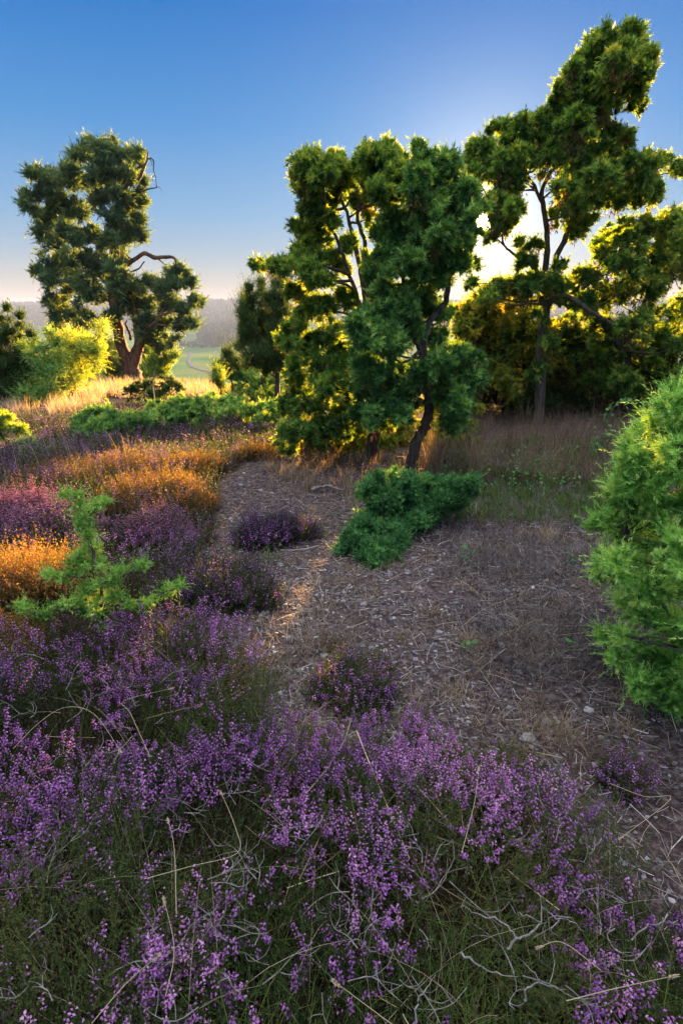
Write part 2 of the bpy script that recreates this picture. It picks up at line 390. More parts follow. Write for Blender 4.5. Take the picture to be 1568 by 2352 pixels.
# ------------------------------------------------------------------ foliage builders
def puff_points(c, r, n, r_, squash=.8, hollow=.45):
    d = unit(r_.normal(0, 1, (n, 3))); rad = r*(hollow+(1-hollow)*r_.random((n, 1))**.6)
    return c+d*rad*np.array([1, 1, squash]), d
def crown(blobs, Y, dens, L, nn, nl, nw, style='puff', seed=1, tone0=.4, jit=.25, sub=7, subr=.40, tonej=.28, spread=1.0, back=0, droop=.35, gaps=(), wisps=2, fill=0):
    """blobs: (u, v, radius, dY) in picture units at depth Y -> foliage built of drooping branchlets set with sprigs"""
    r_ = np.random.default_rng(seed); fo = MB(); tw = MB(); cen = []
    full = [(b[0], b[1], b[2], b[3] if len(b) > 3 else r_.uniform(-1, 1)*jit) for b in blobs]
    for (u, v, ru, d_) in list(full):
        for k in range(back):
            if ru > 14: full.append((u+r_.normal(0, .25)*ru, v+r_.normal(0, .2)*ru, ru*.9, d_+(r_.choice([-1, 1]) if back == 1 else (k-.4))*jit*r_.uniform(1.0, 2.0)))
    nf = len(full)
    for k in range(int(fill*nf)):
        a = full[r_.integers(nf)]; near = [b for b in full[:nf] if 25 < math.hypot(a[0]-b[0], a[1]-b[1]) < 62]
        if near:
            b = near[r_.integers(len(near))]; full.append(((a[0]+b[0])/2, (a[1]+b[1])/2, 12+r_.random()*8, (a[3]+b[3])/2))
    for (u, v, ru, dY) in full:
        if any(math.hypot((u-g_[0])/g_[2], (v-g_[1])/g_[3]) < 1 for g_ in gaps): continue
        y = Y+dY; c = P(u, v, y); dep = UV(c)[2][0]; r = ru*K/FL*dep
        if c[2] < float(hgt(c[0], c[1]))+.35*r: c = PL(u, v, .35*r); dep = UV(c)[2][0]; r = ru*K/FL*dep     # nothing grows below the soil
        cen.append((c, r)); ns = sub if ru > 15 or style == 'up' else max(2, sub//2)
        for k in range(ns+wisps):
            o = unit(r_.normal(0, 1, 3)); sc = c+o*r*r_.uniform(.35, .95)*np.array([1, 1.2, .85]); sr = r*subr*r_.uniform(.6, 1.25)
            if k < ns and style != 'up' and o[2] < -.1 and r_.random() < .75: o[2] *= -1; sc = c+o*r*r_.uniform(.35, .95)*np.array([1, 1.2, .85])
            if k >= ns: sc = c+o*r*r_.uniform(.95, 1.3)*np.array([1, 1.2, .9]); sr = r*subr*r_.uniform(.4, .7)
            sru = sr*FL/K/dep
            nb = max(3, int(5+dens*sru*.75)); ntone = r_.normal(0, tonej)*.55
            d = unit(r_.normal(0, 1, (nb, 3))+o*.7)
            if style == 'up': d = unit(d*np.array([.6, .6, .4])+np.array([0, 0, .9]))
            elif style == 'puff': d = unit(d+np.array([0, 0, .25]))
            else: d = unit(d+np.array([0, 0, .35]))
            bl = sr*r_.uniform(.7, 1.4, nb)*(1+.8*(r_.random(nb) < .15))
            m = max(5, int(2+dens*sru*.62)); t = np.linspace(.15, 1, m)[None]*np.ones((nb, 1))+r_.uniform(-.04, .04, (nb, m))
            p = sc+d[:, None]*(bl[:, None]*t)[..., None]; p[..., 2] -= droop*(t**2)*bl[:, None]*(.4+r_.random((nb, 1)))
            p += r_.normal(0, 1, p.shape)*(L*.35)
            dd = unit(d[:, None]*1.0+r_.normal(0, .55, p.shape)+np.array([0, 0, .15 if style != 'up' else .7])-np.array([0, 0, 1.])*(droop*.9*t)[..., None])
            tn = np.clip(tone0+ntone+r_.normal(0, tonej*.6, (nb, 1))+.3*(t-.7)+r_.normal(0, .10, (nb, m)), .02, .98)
            n = nb*m; p = p.reshape(n, 3); dd = dd.reshape(n, 3); tn = tn.ravel(); keep = r_.random(n) < .97
            if gaps:
                gu, gv, _ = UV(p)
                for g_ in gaps: keep &= ((gu-g_[0])/(g_[2]*1.1))**2+((gv-g_[1])/(g_[3]*1.1))**2 > r_.uniform(g_[4], 1.4, n)
            p, dd, tn = p[keep], dd[keep], tn[keep]; LL = L*r_.uniform(.5, 1.3, len(p))*(1+1.8*(r_.random(len(p)) < .2))
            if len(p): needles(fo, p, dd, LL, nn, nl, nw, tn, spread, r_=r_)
            tips = sc+d*(bl*.9)[:, None]; tips[:, 2] -= droop*.5*bl
            sticks(tw, np.repeat(sc[None], nb, 0), tips, .0022*max(1, dep/4), r_.random(nb)*.5)
            sticks(tw, [c], [sc], .005*max(1, dep/5), .3)
    return fo, tw, cen
def limbs(mb, trunk_pts, trunk_r, cen, seed, frac=1.0, th=.018, sides=5, lowest=0):
    """branches from the nearest lower place on the trunk to each foliage mass"""
    r_ = np.random.default_rng(seed); T = np.array(trunk_pts)
    for c, r in cen:
        if r_.random() > frac: continue
        d = np.linalg.norm(T-c, axis=1)+np.where(T[:, 2] > c[2]-.05, 2.0*(T[:, 2]-c[2]+.05), 0)
        a = T[np.argmin(d)]; mid = (a+c)/2-np.array([0, 0, .02*np.linalg.norm(c-a)])+r_.normal(0, .06, 3)*np.linalg.norm(c-a)
        l = np.linalg.norm(c-a)
        if l < .03 or l > 30*th+.6 or c[2] < T[0][2]+lowest: continue
        tube(mb, [a, mid, c], [th*(.6+.6*l), th*.6*(.6+.3*l), th*.25], sides, .05, .3, seed, 3, .01*l)
def densify(pts, k=6):
    o = []
    for a, b in zip(pts[:-1], pts[1:]):
        for i in range(k): o.append(a+(b-a)*i/k)
    o.append(pts[-1]); return o
def tree(name, label, cat, basept, stems, blobs, Y, dens, L, nn, nl, nw, mat, bark, group=None, seed=1, style='puff', dead=0, th=.018, limbfrac=.6, twmat='stem', lowlimb=0, **kw):
    """stems: list of (list of points, list of radii)"""
    root = empty(name, basept, label, cat, group); loc = np.array(basept)
    fo, tw, cen = crown(blobs, Y, dens, L, nn, nl, nw, style, seed, **kw)
    if stems:
        tk = MB(); allp = []
        for k, (pts, rad) in enumerate(stems):
            tube(tk, pts, rad, 11, .09, .5, seed+k, 5, .004); allp += densify(pts)
        tk.build('trunk', M[bark], root, loc, True)
        lb = MB(); limbs(lb, allp, None, cen, seed+50, limbfrac, th, 5, lowlimb); lb.build('branches', M[bark], root, loc, True)
    fo.build('crown', M[mat], root, loc)
    tw.build('twigs', M[twmat], root, loc)
    if dead:
        r_ = np.random.default_rng(seed+99); db = MB()
        for c, r in cen:
            if r_.random() > dead: continue
            n = int(60*(r/.15)**1)+8
            p = c+r_.normal(0, .6, (n, 3))*r-np.array([0, 0, r*.8]); d = unit(r_.normal(0, .5, (n, 3))+np.array([0, 0, -1.]))
            needles(db, p, d, L*1.3, max(4, nn//2), nl*.8, nw, r_.random(n), .6, r_=r_)
        if db.V: db.build('dead_foliage', M['dead'], root, loc)
    return root, cen

# ------------------------------------------------------------------ far valley: forests, mast
def cones(mb, pts, H, Wd, tone, r_):
    """many small ragged conifers: 3 stacked skirts of 6 sides"""
    n = len(pts)
    for lv, (z0, z1, w) in enumerate(((.08, .55, 1.), (.35, .8, .72), (.62, 1.05, .42))):
        k = 6; ang = np.arange(k)*2*math.pi/k+r_.uniform(0, 6, (n, 1))
        rr = Wd[:, None]*w*r_.uniform(.65, 1.2, (n, k))
        ring = np.stack([np.cos(ang)*rr, np.sin(ang)*rr, (H*z0)[:, None]+r_.uniform(-.08, .08, (n, k))*H[:, None]], -1)+pts[:, None]
        top = pts+np.stack([0*H, 0*H, H*z1], -1)
        V = np.concatenate([ring, top[:, None]], 1); j = np.arange(k)
        F = np.arange(n)[:, None, None]*(k+1)+np.stack([j, (j+1) % k, np.full(k, k)], -1)[None]
        mb.add(V, F, np.repeat(tone, k+1))
r_ = np.random.default_rng(5)
mb = MB(); n = 26000
x = r_.uniform(-2600, 2600, n); y = r_.uniform(1560, 2750, n)
keep = (vn(x/260., y/200., 11)+.35*sm(y, 1700, 2100) > .42); x, y = x[keep], y[keep]
pts = np.stack([x, y, hgt(x, y)], -1); cones(mb, pts, r_.uniform(7, 17, len(x)), r_.uniform(5, 9, len(x)), r_.random(len(x)), r_)
tag(mb.build('forest', M['far']), 'dark conifer forest covering the far ridge along the skyline', 'forest', kind='stuff')
mb = MB(); n = 2600
u = r_.uniform(455, 640, n); v = 768-r_.random(n)**1.0*34
pts = []
for k in range(n):
    Y = 1050+ (768-v[k])*14+r_.uniform(-30, 30); p = P(u[k], v[k], Y); x_, y_ = p[0], p[1]
    pts.append((x_, y_, float(hgt(x_, y_))))
pts = np.array(pts); cones(mb, pts, r_.uniform(10, 21, n), r_.uniform(4, 8, n), r_.random(n), r_)
tag(mb.build('wood', M['far']), 'mixed wood on the valley slope beyond the green field, right of the pine', 'wood', kind='stuff')
# small hedge and scrub in the field
def far_scrub(name, label, cat, uvs, H, nper, seed):
    r_ = np.random.default_rng(seed); mb = MB(); ps = []
    for (u, v) in uvs:
        g = G(u, v); q = g+np.stack([r_.normal(0, 14, nper), r_.normal(0, 10, nper), np.zeros(nper)], -1); q[:, 2] = hgt(q[:, 0], q[:, 1]); ps.append(q)
    ps = np.concatenate(ps); m = len(ps)
    cones(mb, ps, r_.uniform(.6, 1.1, m)*H, r_.uniform(.5, .9, m)*H, r_.random(m), r_)
    b = ps[0]; return tag(mb.build(name, M['far']), label, cat, kind='stuff')
far_scrub('scrub', 'scrubby hedge line across the valley field and thickets at its left', 'scrub', [(415, 792), (430, 790), (445, 793), (460, 795), (470, 797), (20, 770), (60, 775), (100, 768), (90, 790), (150, 780), (200, 790), (10, 800), (60, 810)], 7, 14, 3)
mp = P(533, 716, 2100); mp[2] = float(hgt(mp[0], mp[1])); mtop = P(533, 682, 2100)[2]-mp[2]
mt = empty('radio_mast', mp, 'thin radio mast rising above the far forest ridge', 'mast')
mb = MB(); tube(mb, [mp, mp+np.array([0, 0, mtop])], [1.3, .7], 5, 0, .5); mb.build('pole', M['greywood'], mt, mp)
mb = MB(); tube(mb, [mp+np.array([0, 0, mtop-9]), mp+np.array([0, 0, mtop-3])], [3., 3.], 8, 0, .5); mb.build('antenna_head', M['far'], mt, mp)

# ------------------------------------------------------------------ trees just beyond the crest
def far_tree(u, vt, vb, w, Y, label, seed, mat='juniper', name='tree', cat='tree', style='up'):
    r_ = np.random.default_rng(seed); H = vb-vt; bl = []
    nb = 16
    for k in range(nb):
        t = (k+.5)/nb; bl.append((u+r_.normal(0, .45)*w*(1-t*.75)*.8, vb-H*.08-H*.9*t, w*.42*(1.05-t*.7), r_.uniform(-.5, .5)*w*K/FL*Y))
    b = P(u, vb, Y); top = P(u, vt, Y)
    return tree(name, label, cat, b-np.array([0, 0, .6]), [([b-np.array([0, 0, .8]), (b+top)/2, top], [.12, .08, .02])], bl, Y, .9, .22, 7, .10, .022, mat, 'bark', 'trees below the crest behind the pine', seed, style, limbfrac=.4, th=.03)
far_tree(372, 775, 880, 48, 30, 'yellow-green young conifer right behind the pine trunk', 21)
far_tree(345, 790, 880, 30, 33, 'narrow conifer between pine trunk and the yellow-green conifer', 22, 'juniper_dark')
far_tree(255, 790, 880, 42, 31, 'dark conifer just left of the pine trunk behind the sunlit grass', 23, 'juniper_dark')
far_tree(205, 800, 885, 40, 34, 'small round tree behind the left juniper thicket', 24, 'juniper')
far_tree(285, 815, 885, 30, 36, 'low bushy tree seen behind the pine fork', 25, 'juniper')

# ------------------------------------------------------------------ the old pine
PY = 22.0
def PP(u, v, d=0): return P(u, v, PY+d)
pb_ = G(307, 876); PY = float(pb_[1]); PY = min(max(PY, 19), 24)
base = PP(307, 880); k_ = K/FL*PY*1.03
stems = [([PP(308, 884), PP(305, 862), PP(297, 838), PP(288, 815)], [24*k_, 18*k_, 16*k_, 15*k_]),
         ([PP(297, 838), PP(284, 805), PP(274, 770), PP(266, 720, -.2), PP(262, 660), PP(264, 580), PP(267, 500), PP(280, 440), PP(300, 405), PP(322, 385), PP(334, 350)], [14*k_, 12*k_, 11*k_, 12*k_, 11*k_, 10*k_, 8*k_, 7*k_, 5*k_, 4*k_, 2*k_]),
         ([PP(303, 845), PP(312, 815), PP(320, 785), PP(317, 755), PP(311, 720), PP(305, 690)], [14*k_, 12*k_, 10*k_, 9*k_, 8*k_, 5*k_]),
         ([PP(264, 620), PP(285, 610, -.4), PP(310, 595, -.6), PP(332, 582, -.7), PP(355, 591, -.7), PP(380, 590, -.8), PP(400, 592, -.8), PP(406, 612, -.8)], [6*k_, 5*k_, 4*k_, 4*k_, 3.8*k_, 3.2*k_, 2.8*k_, 1*k_]),
         ([PP(262, 700), PP(245, 740, .5), PP(230, 755, .8), PP(215, 730, 1)], [6*k_, 4*k_, 3*k_, 1*k_]),
         ([PP(317, 760), PP(335, 752, -.5), PP(350, 745, -.7), PP(365, 725, -.8)], [5*k_, 4*k_, 3*k_, 1*k_]),
         ([PP(300, 780), PP(297, 762, -.2), PP(288, 745, -.4), PP(292, 735, -.4)], [3*k_, 2.5*k_, 2*k_, .8*k_]),
         ([PP(275, 760), PP(255, 745, .3), PP(240, 720, .4)], [4*k_, 3*k_, 1*k_])]
pine_blobs = [(210, 348, 24), (245, 344, 22), (225, 335, 14), (255, 332, 10), (180, 370, 24), (160, 398, 20), (230, 385, 30), (270, 368, 22), (300, 360, 16), (318, 358, 10), (300, 385, 20), (190, 425, 36), (150, 428, 26), (108, 415, 17), (82, 402, 12), (72, 398, 6), (112, 450, 30), (72, 465, 20), (56, 470, 11), (92, 498, 24), (140, 480, 34), (250, 425, 28), (290, 410, 24), (320, 418, 16), (180, 498, 30), (130, 520, 30), (100, 540, 18), (228, 470, 22), (310, 470, 17), (332, 468, 10), (290, 492, 18), (320, 512, 16), (270, 520, 16), (160, 556, 34), (122, 570, 24), (210, 556, 28), (245, 565, 18), (300, 545, 20), (324, 545, 10), (150, 606, 34), (106, 622, 18), (84, 622, 8), (200, 615, 34), (112, 648, 18), (150, 658, 30), (192, 675, 30), (238, 645, 26), (232, 695, 28), (132, 700, 24), (118, 690, 14), (160, 738, 30), (135, 735, 16), (205, 745, 26), (152, 778, 24), (182, 785, 24), (270, 668, 22), (300, 690, 26), (310, 665, 18), (345, 655, 18), (385, 632, 15), (412, 625, 12), (425, 640, 18), (440, 650, 10), (400, 660, 22), (375, 680, 24), (340, 705, 26), (300, 712, 22), (265, 730, 20), (392, 715, 26), (430, 722, 22), (455, 700, 12), (445, 690, 10), (330, 738, 22), (370, 752, 24), (418, 755, 16), (440, 745, 10), (392, 785, 14), (352, 785, 18), (375, 800, 12), (335, 770, 14), (280, 600, 12), (240, 610, 22), (285, 560, 14), (262, 560, 16, -1.2), (262, 620, 16, -1.2), (268, 500, 16, -1), (272, 450, 18, -1), (290, 400, 14, -1), (262, 660, 16, -1.2), (285, 640, 12, -1)]
pine, pc = tree('pine_tree', 'old pine with forked reddish trunk standing in sunlit grass at the crest', 'pine tree', base, stems, pine_blobs, PY, 1.0, .12, 12, .12, .026, 'pine', 'pinebark', seed=31, style='pine', jit=.9, wisps=3, sub=8, tonej=.28, th=.03, limbfrac=.7, droop=.05, spread=1.0, subr=.30)
mb = MB()
for pts, rad in (([(318, 412), (330, 385), (337, 368), (340, 346)], [5, 4.5, 3.5, 1]), ([(337, 368), (347, 362), (354, 372), (352, 392), (357, 405), (360, 432)], [2.5, 2, 1.8, 1.4, 1.1, .4]),
                 ([(345, 364), (350, 374), (345, 380)], [1.2, .8, .3]), ([(355, 400), (350, 410), (352, 418)], [1, .6, .3]), ([(322, 440), (345, 432), (358, 430), (360, 420), (358, 415)], [3, 2, 1.6, 1, .4]), ([(358, 430), (367, 430), (373, 439)], [1.2, .8, .3]),
                 ([(340, 350), (334, 342)], [1.5, .4]), ([(400, 590), (408, 597), (410, 602)], [1.5, 1, .3]), ([(360, 590), (375, 605), (385, 608)], [2.5, 1.5, .5]), ([(300, 625), (320, 615), (332, 600)], [3, 2.5, 2])):
    tube(mb, [PP(u, v, -.5) for u, v in pts], [r*k_*.62 for r in rad], 6, .08, .5, 3, 3, .01)
mb.build('dead_branches', M['bark'], pine, base, True)

# ------------------------------------------------------------------ juniper thicket at the far left
def juniper(u0, label, blobs, Y, stems, mat='juniper', seed=1, style='puff', dens=1., L=.022, nn=11, nl=.034, nw=.009, name='juniper_bush', cat='juniper bush', group=None, **kw):
    b = stems[0][0][0] if stems else P(u0[0], u0[1], Y)
    return tree(name, label, cat, b, stems, blobs, Y, dens, L, nn, nl, nw, mat, 'bark', group, seed, style, **{'spread': 1.3, **kw})
def spires(lst):
    """upright pointed shoots: (u, vtop, vbot, w)"""
    o = []
    for (u, vt, vb, w) in lst:
        n = max(3, int((vb-vt)/(w*.9)))
        for k in range(n):
            t = k/(n-1); o.append((u+random.uniform(-.2, .2)*w, vt+(vb-vt)*t, w*(.16+.84*t**.8)))
    return o
LG = 'junipers of the left thicket'
def st(u, v, Y, ut, vt, r=.05):
    a = P(u, v, Y); t = P(ut, vt, Y); a[2] = min(a[2], float(hgt(a[0], a[1]))); return [([a, (a+t)/2+np.array([.05, .05, 0]), t], [r, r*.6, r*.2])]
juniper((20, 915), 'dark upright juniper at the left picture edge with pointed tips', spires([(18, 712, 900, 26), (50, 730, 900, 22), (0, 745, 910, 34), (-50, 740, 920, 40), (35, 780, 910, 40), (70, 770, 905, 30), (-20, 800, 915, 40)]), 12.5, st(15, 925, 12.5, 20, 760), 'juniper_dark', 41, 'up', 1.3, .08, 9, .04, .012, group=LG, jit=.4, wisps=1, spread=.8)
juniper((90, 910), 'drooping mid-green juniper in the middle of the left thicket', spires([(78, 778, 900, 30), (115, 762, 890, 28), (100, 800, 910, 42), (60, 800, 905, 32), (135, 790, 890, 26)]), 12.2, st(95, 920, 12.2, 100, 800), 'juniper_green', 42, 'puff', .8, .11, 9, .04, .010, group=LG, dead=.3, jit=.5)
juniper((180, 890), 'golden backlit juniper leaning right at the edge of the left thicket', [(150, 790, 20), (165, 775, 14), (180, 800, 22), (205, 790, 20), (225, 775, 14), (235, 758, 9), (238, 745, 5), (200, 820, 25), (225, 805, 18), (170, 830, 26), (150, 850, 26), (195, 850, 22), (175, 870, 26), (145, 880, 22), (215, 835, 14), (130, 840, 20)], 12.6, st(150, 900, 12.6, 195, 800), 'juniper', 43, 'puff', .75, .11, 9, .04, .010, group=LG, jit=.4, tone0=.6)
# middle distance
juniper((615, 835), 'dark upright juniper with several pointed tops left of the big junipers', spires([(575, 668, 835, 22), (600, 655, 845, 22), (632, 632, 845, 24), (655, 650, 845, 20), (560, 690, 800, 14), (618, 690, 850, 34), (645, 700, 850, 28)]), 10.5, st(632, 850, 10.5, 625, 700, .06), 'juniper_dark', 44, 'up', .9, .10, 9, .035, .008, group='upright junipers', jit=.35)
juniper((525, 870), 'small dark bushy juniper standing on the crest line', [(522, 815, 12), (520, 830, 20), (540, 838, 18), (508, 842, 16), (528, 850, 24), (500, 850, 10)], 11.5, st(525, 875, 11.5, 524, 830, .03), 'juniper_dark', 45, 'up', 1., .09, 9, .03, .007, jit=.2)
juniper((500, 892), 'tiny cone-shaped green juniper left of the dark bushy one', [(498, 858, 7), (498, 870, 11), (500, 882, 13)], 10.3, st(499, 895, 10.3, 498, 865, .015), 'juniper', 46, 'up', 1., .08, 9, .03, .006, jit=.05)
LOW = [
    ('bright green sprawling juniper, largest of those among the heather', [(200, 965, 22), (235, 955, 22), (270, 968, 24), (225, 985, 24), (300, 975, 18), (320, 965, 14), (260, 990, 20), (190, 990, 14), (330, 985, 12)], 'juniper_blue', 51),
    ('sprawling green juniper in the middle of the heather below the pine', [(350, 950, 18), (385, 945, 22), (420, 945, 22), (400, 962, 18), (440, 960, 16), (360, 968, 14), (455, 935, 14), (420, 925, 12)], 'juniper_green', 52),
    ('low green juniper left of the path start below the dark bushy juniper', [(480, 925, 18), (510, 935, 20), (540, 945, 16), (500, 950, 18), (530, 925, 14), (470, 945, 14), (555, 930, 12)], 'juniper_green', 53),
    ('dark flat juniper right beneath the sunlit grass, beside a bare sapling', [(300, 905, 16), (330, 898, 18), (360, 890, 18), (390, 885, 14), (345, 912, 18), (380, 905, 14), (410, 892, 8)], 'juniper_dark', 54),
    ('dense green juniper mound left of the big junipers', [(560, 850, 18), (590, 855, 24), (620, 850, 22), (570, 880, 24), (610, 885, 26), (640, 880, 24), (540, 870, 16), (590, 905, 20), (635, 910, 22), (600, 925, 14), (560, 900, 14), (650, 850, 18)], 'juniper_blue', 55),
    ('mid-green sprawling juniper beside the left foot of the big junipers', [(560, 945, 16), (590, 950, 18), (620, 945, 18), (605, 965, 14), (640, 960, 14)], 'juniper_green', 58),
    ('low juniper at the left picture edge among the heather', [(5, 975, 20), (-25, 970, 22), (25, 990, 16), (-10, 995, 20), (50, 1000, 10)], 'juniper', 56),
    ('small pale green juniper seedling among purple heather, far left', [(62, 1030, 12), (75, 1045, 14), (52, 1048, 10), (130, 1035, 7), (110, 1045, 6)], 'juniper_blue', 57),
]
for lab, bl, mat, sd in LOW:
    vb = max(b[1]+b[2] for b in bl); ub = sum(b[0] for b in bl)/len(bl); g = G(ub, vb); Y = float(g[1])
    root = empty('juniper_bush', g, lab, 'juniper bush', 'low sprawling junipers')
    bl2 = [(b[0], b[1]-2, b[2]*1.08, (vb-b[1]-b[2])/60.*.5*Y/7+random.uniform(-.1, .1)) for b in bl]
    fo, tw, cen = crown(bl2, Y, .8, .03, 10, .045, .010, 'other', sd, tone0=.5, tonej=.35, sub=6, subr=.42, wisps=3, spread=1.2)
    fo.build('crown', M[mat], root, g); tw.build('twigs', M['stem'], root, g)
    lb = MB()
    for c, r in cen: tube(lb, [g-np.array([0, 0, .03]), (g+c)/2+np.array([0, 0, .02]), c], [.015, .01, .004], 5, .05, .3, sd, 3)
    lb.build('branches', M['bark'], root, g, True)

# ------------------------------------------------------------------ the big junipers
SUNGAP = [(1150, 608, 25, 34, .1), (1107, 508, 19, 19, .75), (828, 520, 14, 42, .1), (1282, 570, 24, 30, .1), (1110, 640, 20, 14, .1), (745, 560, 10, 16, .1), (1190, 530, 14, 10, .1)]
GB = G(950, 1088); GA = G(855, 1052)
YA = float(GA[1])-.05; YB = float(GB[1])+.05; print('Y', YA, YB)
A_b = [(705, 383, 26), (738, 372, 22), (688, 403, 14), (678, 400, 7), (735, 415, 32), (770, 385, 26), (700, 430, 22), (718, 468, 26), (702, 480, 12), (850, 358, 22), (885, 350, 24), (918, 368, 18), (835, 368, 14), (860, 398, 42), (900, 420, 34), (818, 395, 24), (925, 398, 20), (790, 425, 22), (890, 455, 25), (860, 440, 25),
       (688, 532, 22), (720, 520, 20), (732, 558, 26), (700, 575, 26), (745, 500, 16), (772, 470, 13), (798, 560, 15), (780, 610, 16), (845, 600, 14), (765, 520, 11), (812, 455, 12), (848, 500, 13), (690, 603, 26), (652, 608, 16), (622, 612, 12), (598, 607, 8), (584, 604, 4), (722, 620, 30), (758, 590, 16),
       (690, 676, 26), (712, 718, 28), (690, 756, 24), (742, 700, 22), (722, 790, 34), (668, 790, 16), (646, 782, 10), (700, 830, 30), (682, 868, 24), (740, 856, 38), (690, 915, 24), (722, 938, 34), (662, 925, 16), (665, 988, 24), (645, 1008, 14), (700, 1002, 34), (740, 985, 30), (790, 930, 38), (770, 880, 34), (792, 830, 34), (770, 770, 28), (775, 985, 24), (660, 1030, 14), (655, 945, 12), (810, 980, 22), (745, 650, 20), (790, 690, 24), (730, 1015, 18)]
B_b = [(960, 340, 6), (957, 330, 3), (965, 358, 9), (968, 378, 14), (990, 380, 22), (1020, 385, 24), (958, 400, 20), (1000, 408, 28), (1042, 390, 14), (960, 450, 24), (1000, 468, 28), (1030, 455, 22), (1072, 440, 22), (1062, 470, 28), (1020, 515, 32), (970, 508, 34), (922, 520, 34), (900, 500, 20), (880, 540, 20), (930, 560, 38), (980, 570, 38), (1030, 560, 30), (1048, 530, 18), (1065, 560, 14), (1082, 498, 16), (1090, 535, 14), (1100, 478, 12),
       (890, 590, 30), (930, 620, 38), (980, 628, 38), (1028, 618, 30), (1052, 590, 18), (862, 640, 26), (880, 680, 38), (930, 690, 42), (975, 690, 32), (860, 730, 38), (905, 760, 42), (830, 760, 34), (860, 800, 38), (945, 755, 26),
       (1040, 818, 32), (1072, 848, 30), (1010, 848, 28), (1050, 895, 34), (1088, 868, 18), (1020, 908, 30), (975, 870, 30), (930, 860, 38), (880, 870, 38), (840, 850, 34), (830, 908, 34), (880, 918, 34), (930, 908, 34), (860, 955, 24), (820, 955, 20), (910, 945, 22), (1035, 955, 28), (1060, 930, 18), (1090, 820, 14), (1100, 850, 10), (1000, 775, 20), (1020, 720, 18), (1040, 975, 18)]
C_b = [(1440, 78, 18), (1462, 72, 8), (1400, 88, 24), (1370, 103, 20), (1410, 125, 32), (1450, 120, 24), (1482, 130, 18), (1500, 128, 7), (1345, 135, 20), (1370, 160, 32), (1320, 165, 16), (1298, 200, 18), (1282, 205, 7), (1340, 200, 32), (1390, 190, 28), (1438, 178, 28), (1478, 165, 16), (1462, 208, 14), (1470, 240, 8), (1450, 232, 10), (1290, 230, 18), (1330, 248, 34), (1382, 240, 24), (1280, 258, 20),
       (1240, 280, 24), (1200, 290, 20), (1160, 295, 18), (1130, 293, 9), (1270, 310, 34), (1220, 328, 28), (1170, 330, 24), (1320, 300, 38), (1370, 290, 28), (1402, 310, 22), (1440, 305, 10), (1092, 342, 16), (1120, 350, 24), (1080, 368, 16), (1160, 370, 28), (1210, 372, 28), (1260, 370, 34), (1310, 358, 38), (1360, 350, 34), (1408, 350, 24), (1438, 332, 14), (1452, 370, 18), (1490, 380, 20), (1530, 370, 13), (1552, 380, 9), (1562, 395, 6), (1472, 418, 24), (1430, 420, 28), (1500, 438, 18), (1390, 408, 34), (1340, 410, 32), (1300, 428, 22), (1190, 408, 24), (1130, 400, 28), (1092, 408, 20), (1160, 428, 22), (1140, 462, 20), (1180, 475, 16), (1462, 462, 10), (1495, 460, 8), (1480, 440, 12), (1350, 470, 26), (1305, 478, 22), (1310, 525, 18), (1340, 515, 18), (1420, 460, 14), (1395, 455, 16), (1200, 600, 14), (1225, 640, 18), (1285, 610, 12), (1300, 570, 14), (1180, 500, 12), (1160, 580, 12), (1210, 660, 20), (1290, 660, 20), (1260, 690, 24), (1085, 605, 12), (1198, 560, 14), (1215, 600, 14), (1085, 650, 14), (1185, 645, 14), (1125, 675, 18), (1150, 650, 10), (1130, 500, 14), (1155, 520, 14), (1095, 475, 14), (1230, 560, 12), (1270, 500, 14), (1132, 512, 16), (1125, 540, 12), (1150, 500, 18), (1243, 722, 14, -.25), (1258, 790, 16, -.25), (1236, 850, 18, -.2), (1256, 640, 12, -.2)]
PA = lambda u, v, d=0: P(u, v, YA+d)
PB = lambda u, v, d=0: P(u, v, YB+d)
gA = GA-np.array([0, 0, .05]); gB = GB-np.array([0, 0, .05])
a1 = [gA, PA(858, 1010), PA(864, 975), PA(868, 930), PA(862, 860), PA(850, 780), PA(842, 700, .05), PA(832, 640, .1), PA(818, 570, .1), PA(800, 500, .1), PA(775, 430, .1)]
a2 = [PA(842, 700, .05), PA(848, 620), PA(838, 560), PA(822, 490), PA(835, 430), PA(860, 400)]
a3 = [PA(850, 780), PA(822, 690, -.1), PA(800, 620, -.1), PA(770, 540, -.1), PA(735, 470, -.1)]
a4 = [PA(845, 720), PA(790, 650, .2), PA(740, 620, .2), PA(680, 605, .2), PA(610, 610, .2)]
juniper(None, 'tall multi-stemmed juniper with golden lit lower left side, trunk behind the curved one', A_b, YA, [(a1, [.062, .055, .05, .046, .042, .036, .03, .024, .02, .015, .008]), (a2, [.022, .02, .018, .015, .012, .006]), (a3, [.02, .018, .016, .012, .006]), (a4, [.02, .015, .012, .01, .005])], 'juniper', 61, name='juniper_tree', cat='juniper tree', dens=.78, lowlimb=.7, wisps=3, subr=.36, fill=.15, back=1, gaps=SUNGAP, dead=.3, group='big junipers')
b1 = [gB, PB(946, 1060), PB(955, 1020), PB(972, 985), PB(985, 950), PB(985, 900), PB(976, 850), PB(973, 800), PB(985, 740), PB(1020, 700), PB(1030, 640), PB(1020, 560), PB(1000, 480), PB(975, 400)]
b2 = [PB(976, 850), PB(950, 760), PB(930, 680), PB(925, 600), PB(930, 520)]
juniper(None, 'bushy juniper with curved bare trunk standing right at the path', B_b, YB, [(b1, [.06, .052, .046, .044, .042, .038, .034, .03, .028, .024, .02, .016, .012, .006]), (b2, [.025, .02, .018, .014, .008])], 'juniper_green', 62, name='juniper_tree', cat='juniper tree', dens=.78, lowlimb=.7, wisps=3, subr=.36, fill=.15, back=1, gaps=SUNGAP, dead=.3, group='big junipers', tone0=.3)
YC = 7.6
PC = lambda u, v, d=0: P(u, v, YC+d)
